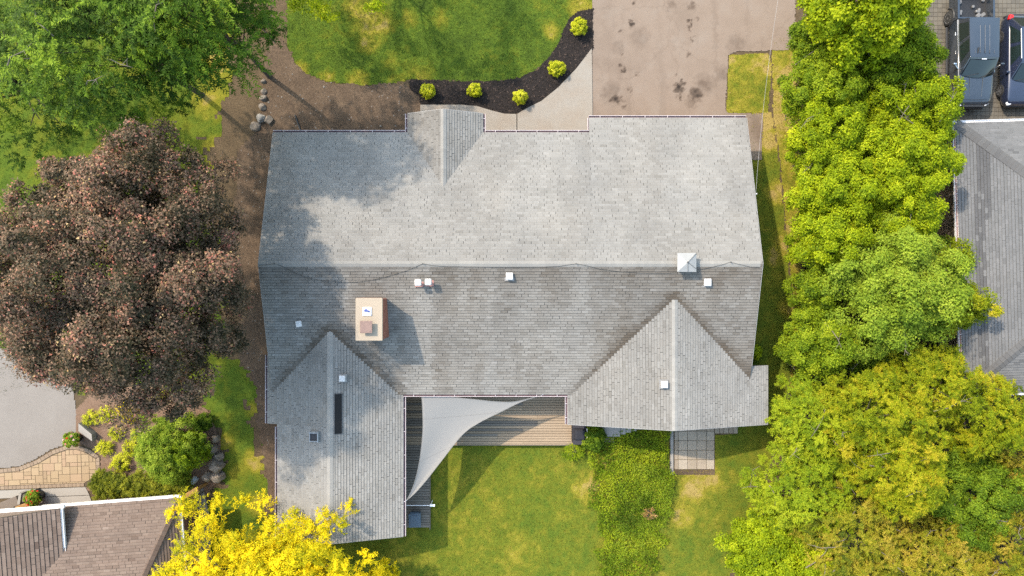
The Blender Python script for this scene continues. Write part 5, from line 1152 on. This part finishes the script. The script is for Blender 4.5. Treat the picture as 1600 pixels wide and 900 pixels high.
tree('round_shrub', 'large rounded sage-green shrub above the yew hedge', 'shrub', 262, 699, 54, 2.6, .1, LF_SAGE, 130, lobe=.36, cov=1.15, n_sub=15, n_leaf=22, leaf=(.08, .05), tbase=.5)
tree('round_shrub', 'bright green bush growing against the large sage-green shrub', 'shrub', 290, 706, 30, 2.5, .1, LF_LIME, 131, lobe=.3, cov=1.1, n_sub=14, n_leaf=22, leaf=(.08, .06), tbase=.25)
tree('dark_shrub', 'small dark shrub between the boulders and the maple', 'shrub', 317, 660, 14, .9, .05, LF_DEEP, 132, lobe=.18, n_sub=10, n_leaf=16, leaf=(.06, .04), tbase=.4)
tree('grass_clump', 'green clump of leaves at the foot of the deck corner', 'plant', 897, 703, 14, .5, .02, LF_GREEN, 133, lobe=.16, cov=1.0, style='spray', n_sub=9, n_leaf=12, leaf=(.12, .03), tbase=.6, spray_len=1.8)
tree('dark_shrub', 'dark evergreen bush between barbecue and garden stair', 'shrub', 926, 684, 20, 1.3, .05, LF_DEEP, 134, lobe=.22, n_sub=12, n_leaf=18, leaf=(.07, .055), tbase=.6)
tree('wall_weed', 'leafy weed at the foot of the bungalow gable wall', 'plant', 1180, 550, 10, 1.0, .1, LF_LIME, 135, lobe=.18, cov=1.0, n_sub=8, n_leaf=12, leaf=(.1, .06), tbase=.6)
# clipped yew hedge
rg = np.random.default_rng(140); c0, c1 = W(142, 762, 1.0), W(292, 760, 1.0); n = 210
t = rg.uniform(0, 1, n); vv = rg.uniform(-1, 1, n); xx = c0.x + (c1.x - c0.x) * t; yy = c0.y + (c1.y - c0.y) * t + vv * (.62 + .1 * np.sin(t * 17)); zz = .45 + .45 * np.sqrt(np.clip(1 - (vv * .85) ** 2, 0, 1)) * rg.uniform(.6, 1.05, n)
lob = np.stack([xx, yy, zz, rg.uniform(.13, .24, n)], 1); outs = unit(np.stack([np.zeros(n), vv * .6, np.ones(n)], 1))
co, tt = foliage(lob, outs, rg, 'spray', 14, 16, (.09, .038), tbase=.5, lob_t=.2, spray_len=1.2)
LF_YEW = leaf_mat('yew_leaves', [(.03, .045, .004, 0), (.085, .10, .007, .4), (.17, .18, .012, .7), (.27, .265, .025, 1)], .25)
yw = thing('yew_hedge', 'low dark yew hedge along the brown house eave', 'hedge', ((c0.x + c1.x) / 2, c0.y, 0)); link('foliage', fast_mesh('foliage', co, 3, {'tint': tt}, LF_YEW), None, yw)
mb = MB()
for k in range(8): q = c0.lerp(c1, (k + .5) / 8); mb.tube([(q.x, q.y, 0), (q.x + random.uniform(-.2, .2), q.y + random.uniform(-.3, .3), .5)], [.04, .015], 6)
mb.build('stems', M_trunk, yw)
# ivy bank behind the house, and creepers by the hip roof
def groundcover(name, label, poly_px, n, hgt, mat, seed, leaf, tb, cat='ivy', edge=.25):
    poly = WP(poly_px); P = np.array(poly); rg = np.random.default_rng(seed); x0, y0 = P.min(0); x1, y1 = P.max(0)
    m_ = int(n * 1.9); x = rg.uniform(x0, x1, m_); y = rg.uniform(y0, y1, m_); k = in_poly(x + (fbm(x, y, 1.4) - .5) * edge * 6, y + (fbm(x + 9, y, 1.4) - .5) * edge * 6, poly); x = x[k][:n]; y = y[k][:n]; m_ = len(x)
    h = hgt * np.clip(fbm(x, y, 1.1, 4) * 1.6 - .3, .08, 1.2); z = h * rg.uniform(.45, 1.0, m_) + .02
    e = .08; gx = (fbm(x + e, y, 1.1) - fbm(x - e, y, 1.1)) / (2 * e); gy = (fbm(x, y + e, 1.1) - fbm(x, y - e, 1.1)) / (2 * e)
    nr = unit(np.stack([-gx * hgt, -gy * hgt, np.ones(m_)], 1) + rg.normal(0, .75, (m_, 3))); ax = unit(rg.normal(0, 1, (m_, 3)))
    co = leaf_geo(np.stack([x, y, z], 1), nr, ax, leaf[0] * rg.uniform(.6, 1.3, m_), leaf[1] * rg.uniform(.6, 1.3, m_))
    t = np.clip(tb + (fbm(x, y, .9) - .5) * 1.5 + rg.normal(0, .15, m_), 0, 1)
    return link(name, fast_mesh(name, co, 3, {'tint': t}, mat), None, None, kind='stuff', label=label, category=cat)
groundcover('ivy_bank', 'leafy green groundcover bank below the rear gable', [(925, 690), (935, 672), (1046, 668), (1047, 735), (1040, 775), (1052, 800), (1030, 860), (1010, 900), (985, 940), (945, 900), (925, 800), (918, 730)], 17000, .6, LF_GREEN, 150, (.09, .075), .48)
groundcover('grey_herbs', 'grey-green herbs growing through the leafy bank', [(995, 720), (1040, 740), (1052, 800), (1020, 860), (960, 890), (945, 850), (985, 800), (990, 760)], 5000, 1.0, LF_SAGE, 151, (.07, .03), .45, 'herbs')
groundcover('creeper', 'yellow-green creeper along the hip-roofed house wall', [(1478, 286), (1492, 286), (1497, 400), (1480, 400)], 1500, .5, LF_LIME, 152, (.1, .08), .45, 'creeper', .1)
groundcover('undergrowth', 'dark undergrowth on the ground below the hedge trees', [(1246, 60), (1440, 60), (1480, 200), (1470, 330), (1490, 600), (1600, 660), (1650, 900), (1240, 960), (1160, 930), (1232, 700), (1250, 560)], 26000, .5, LF_DEEP, 153, (.12, .09), .4, 'undergrowth', .05)
tree('dried_plant', 'orange dried plant in the leafy bank', 'plant', 1016, 803, 8, .62, .3, leaf_mat('dried_leaves', [(.12, .07, .02, 0), (.26, .16, .06, 1)], .2), 154, lobe=.1, cov=.35, style='spray', n_sub=4, n_leaf=7, leaf=(.09, .05), spray_len=2.0, inner=0)

# ------------------------------------------------------------------ rocks, pots, small things
M_rock = surf('lichen_rock', [(.07, .058, .045), (.17, .14, .11), (.38, .335, .28)], 7, .95, 18, .5, .6, k=1.0)
def rock(px, py, pr, h, label, seed, mat=M_rock, group=None):
    rg = random.Random(seed); bm = bmesh.new(); bmesh.ops.create_icosphere(bm, subdivisions=3, radius=1); c = W(px, py, h); r = pr / F * H
    f = [rg.uniform(0, 6) for _ in range(6)]; sx, sy = rg.uniform(.85, 1.15), rg.uniform(.85, 1.15)
    pl = [(Vector((rg.uniform(-1, 1), rg.uniform(-1, 1), rg.uniform(-.2, 1))).normalized(), rg.uniform(.62, .9)) for _ in range(7)]
    for v in bm.verts:
        p = v.co.copy()
        for nn, d in pl:
            e = p.dot(nn) - d
            if e > 0: p -= nn * e
        k = 1 + .07 * math.sin(5 * p.x + f[0]) * math.sin(4 * p.y + f[1]) + .05 * math.sin(9 * p.z + f[2] + 7 * p.x)
        v.co = Vector((p.x * r * k * sx + c.x, p.y * r * k * sy + c.y, max(-.02, p.z * h * .75 * k + h * .4)))
    me = bpy.data.meshes.new('boulder'); bm.to_mesh(me); bm.free(); o = link('boulder', me, mat, None, label=label, category='boulder')
    if group: o['group'] = group
    return o
gB = 'boulders beside the round shrub'; gS = 'boundary stones along the soil bed'
for i, (px, py, pr, h, lb) in enumerate([(333, 687, 8, .5, 'pale boulder nearest the dark shrub in the neighbour rock row'), (326, 706, 10, .6, 'knobbly lichen boulder, second from the dark shrub'), (338, 716, 8, .5, 'grey boulder on the lawn side of the knobbly one'), (332, 731, 12, .7, 'largest dark boulder of the neighbour rock row'), (320, 747, 9, .5, 'grey boulder beside the pale blue stone'), (337, 747, 10, .5, 'lichened boulder at the lawn end of the rock row')]):
    rock(px, py, pr, h, lb, 200 + i, M_rock, gB)
rock(299, 753, 6.5, .5, 'smooth pale blue stone at the yew hedge end', 210, plain('pale_blue_stone', (.28, .31, .33), .7))
M_rock2 = surf('field_stone', [(.06, .05, .04), (.13, .11, .09), (.24, .21, .18)], 5, .95, 18, .5, .6, k=1.0)
for i, (px, py, pr, h, lb) in enumerate([(411, 126, 4.5, 0.17, 'small grey boundary stone furthest from the bungalow'), (411, 142, 5, 0.17, 'boundary stone next below the smallest one'), (410, 152, 6.5, 0.22, 'flat grey boundary stone mid-row'), (409, 166, 6, 0.19, 'boundary stone beside the soil bed edge'), (406, 184, 7.5, 0.28, 'whitest boundary stone near the bungalow corner'), (418, 187, 7, 0.25, 'grey boundary stone paired with the whitest one'), (397, 197, 8, 0.19, 'brown boundary stone nearest the bronze maple')]):
    rock(px, py, pr, h, lb, 220 + i, M_rock2 if i != 4 else surf('white_rock', [(.3, .27, .24), (.45, .42, .38)], 4), gS)
def flowerpot(px, py, label, seed, red=.5):
    c = W(px, py, 0); th = thing('flower_pot', label, 'flower pot', c)
    MB().lathe((c.x, c.y, 0), [(.2, 0), (.3, .5), (.33, .52), (.33, .57), (.28, .57), (.27, .5)], 20).build('pot', plain('dark_pot', (.02, .02, .022), .6), th, True)
    rg = np.random.default_rng(seed); n = 40; d = unit(rg.normal(0, 1, (n, 3)) + np.array([0, 0, .6])); lob = np.concatenate([np.array([c.x, c.y, .75]) + d * np.array([.32, .32, .25]), rg.uniform(.08, .14, (n, 1))], 1)
    co, t = foliage(lob, d, rg, 'round', 8, 12, (.08, .05), tbase=.4); link('leaves', fast_mesh('leaves', co, 3, {'tint': t}, LF_SAGE), None, th)
    pal = leaf_mat('petals', [(.5, .02, .015, 0), (.5, .05, .02, .5), (.55, .25, .35, .75), (.6, .5, .5, 1)], .2)
    lob2 = lob[rg.random(n) < .4]; d2 = unit(lob2[:, :3] - np.array([c.x, c.y, .7])); lob2 = lob2.copy(); lob2[:, :3] += d2 * .07; lob2[:, 3] = .05
    co, t = foliage(lob2, d2, rg, 'round', 3, 9, (.06, .05), tbase=red, lob_t=.3); link('petals', fast_mesh('petals', co, 3, {'tint': t}, pal), None, th)
flowerpot(124, 683, 'black pot of mixed flowers at the grey driveway edge', 160, .6)
flowerpot(66, 772, 'black pot of red flowers by the entry steps', 161, .25)
q = W(127, 668, .4); MB().add([(q.x - .1, q.y + .25, .02), (q.x + .62, q.y - .35, .02), (q.x + .62, q.y - .75, .02), (q.x - .1, q.y - .2, .02), (q.x - .1, q.y + .25, .5), (q.x + .62, q.y - .35, .5), (q.x + .62, q.y - .75, .45), (q.x - .1, q.y - .2, .5)], [(3, 2, 1, 0), (4, 5, 6, 7), (0, 1, 5, 4), (1, 2, 6, 5), (2, 3, 7, 6), (3, 0, 4, 7)]).build('marker_stone', M_concl, None, label='pale wedge-shaped stone behind the driveway flower pot', category='stone')
# downspout extension lying on the soil
MB().tube([W(461, 180, .08), W(465, 192, .08), W(470, 206, .1)], .045, 8).build('drain_hose', M_plas, None, label='short black drain hose lying on the soil bed', category='hose')
# pebbles on the soil
rg = random.Random(9)
mb = MB()
for _ in range(420):
    px, py = rg.choice([(rg.uniform(418, 640), rg.uniform(100, 205)), (rg.uniform(372, 420), rg.uniform(200, 700))]); c = W(px, py, .03)
    if not in_poly(np.array([c.x]), np.array([c.y]), P_dirt)[0]: continue
    s = rg.uniform(.012, .04) * (1.6 if rg.random() < .06 else 1); mb.lathe((c.x, c.y, .012), [(s * .7, 0), (s, s * .4), (s * .5, s * .8)], 6, rg.random())
mb.build('pebbles', surf('pebble', [(.2, .17, .14), (.4, .37, .33)], 30, .9), None, kind='stuff', label='scattered pebbles on the bare soil', category='pebbles')
print('LEAVES', sum(SIZES.values()), 'TRIS', sum(len(o.data.polygons) * (2 if len(o.data.polygons) and len(o.data.polygons[0].vertices) == 4 else 1) for o in SC.objects if o.type == 'MESH'))
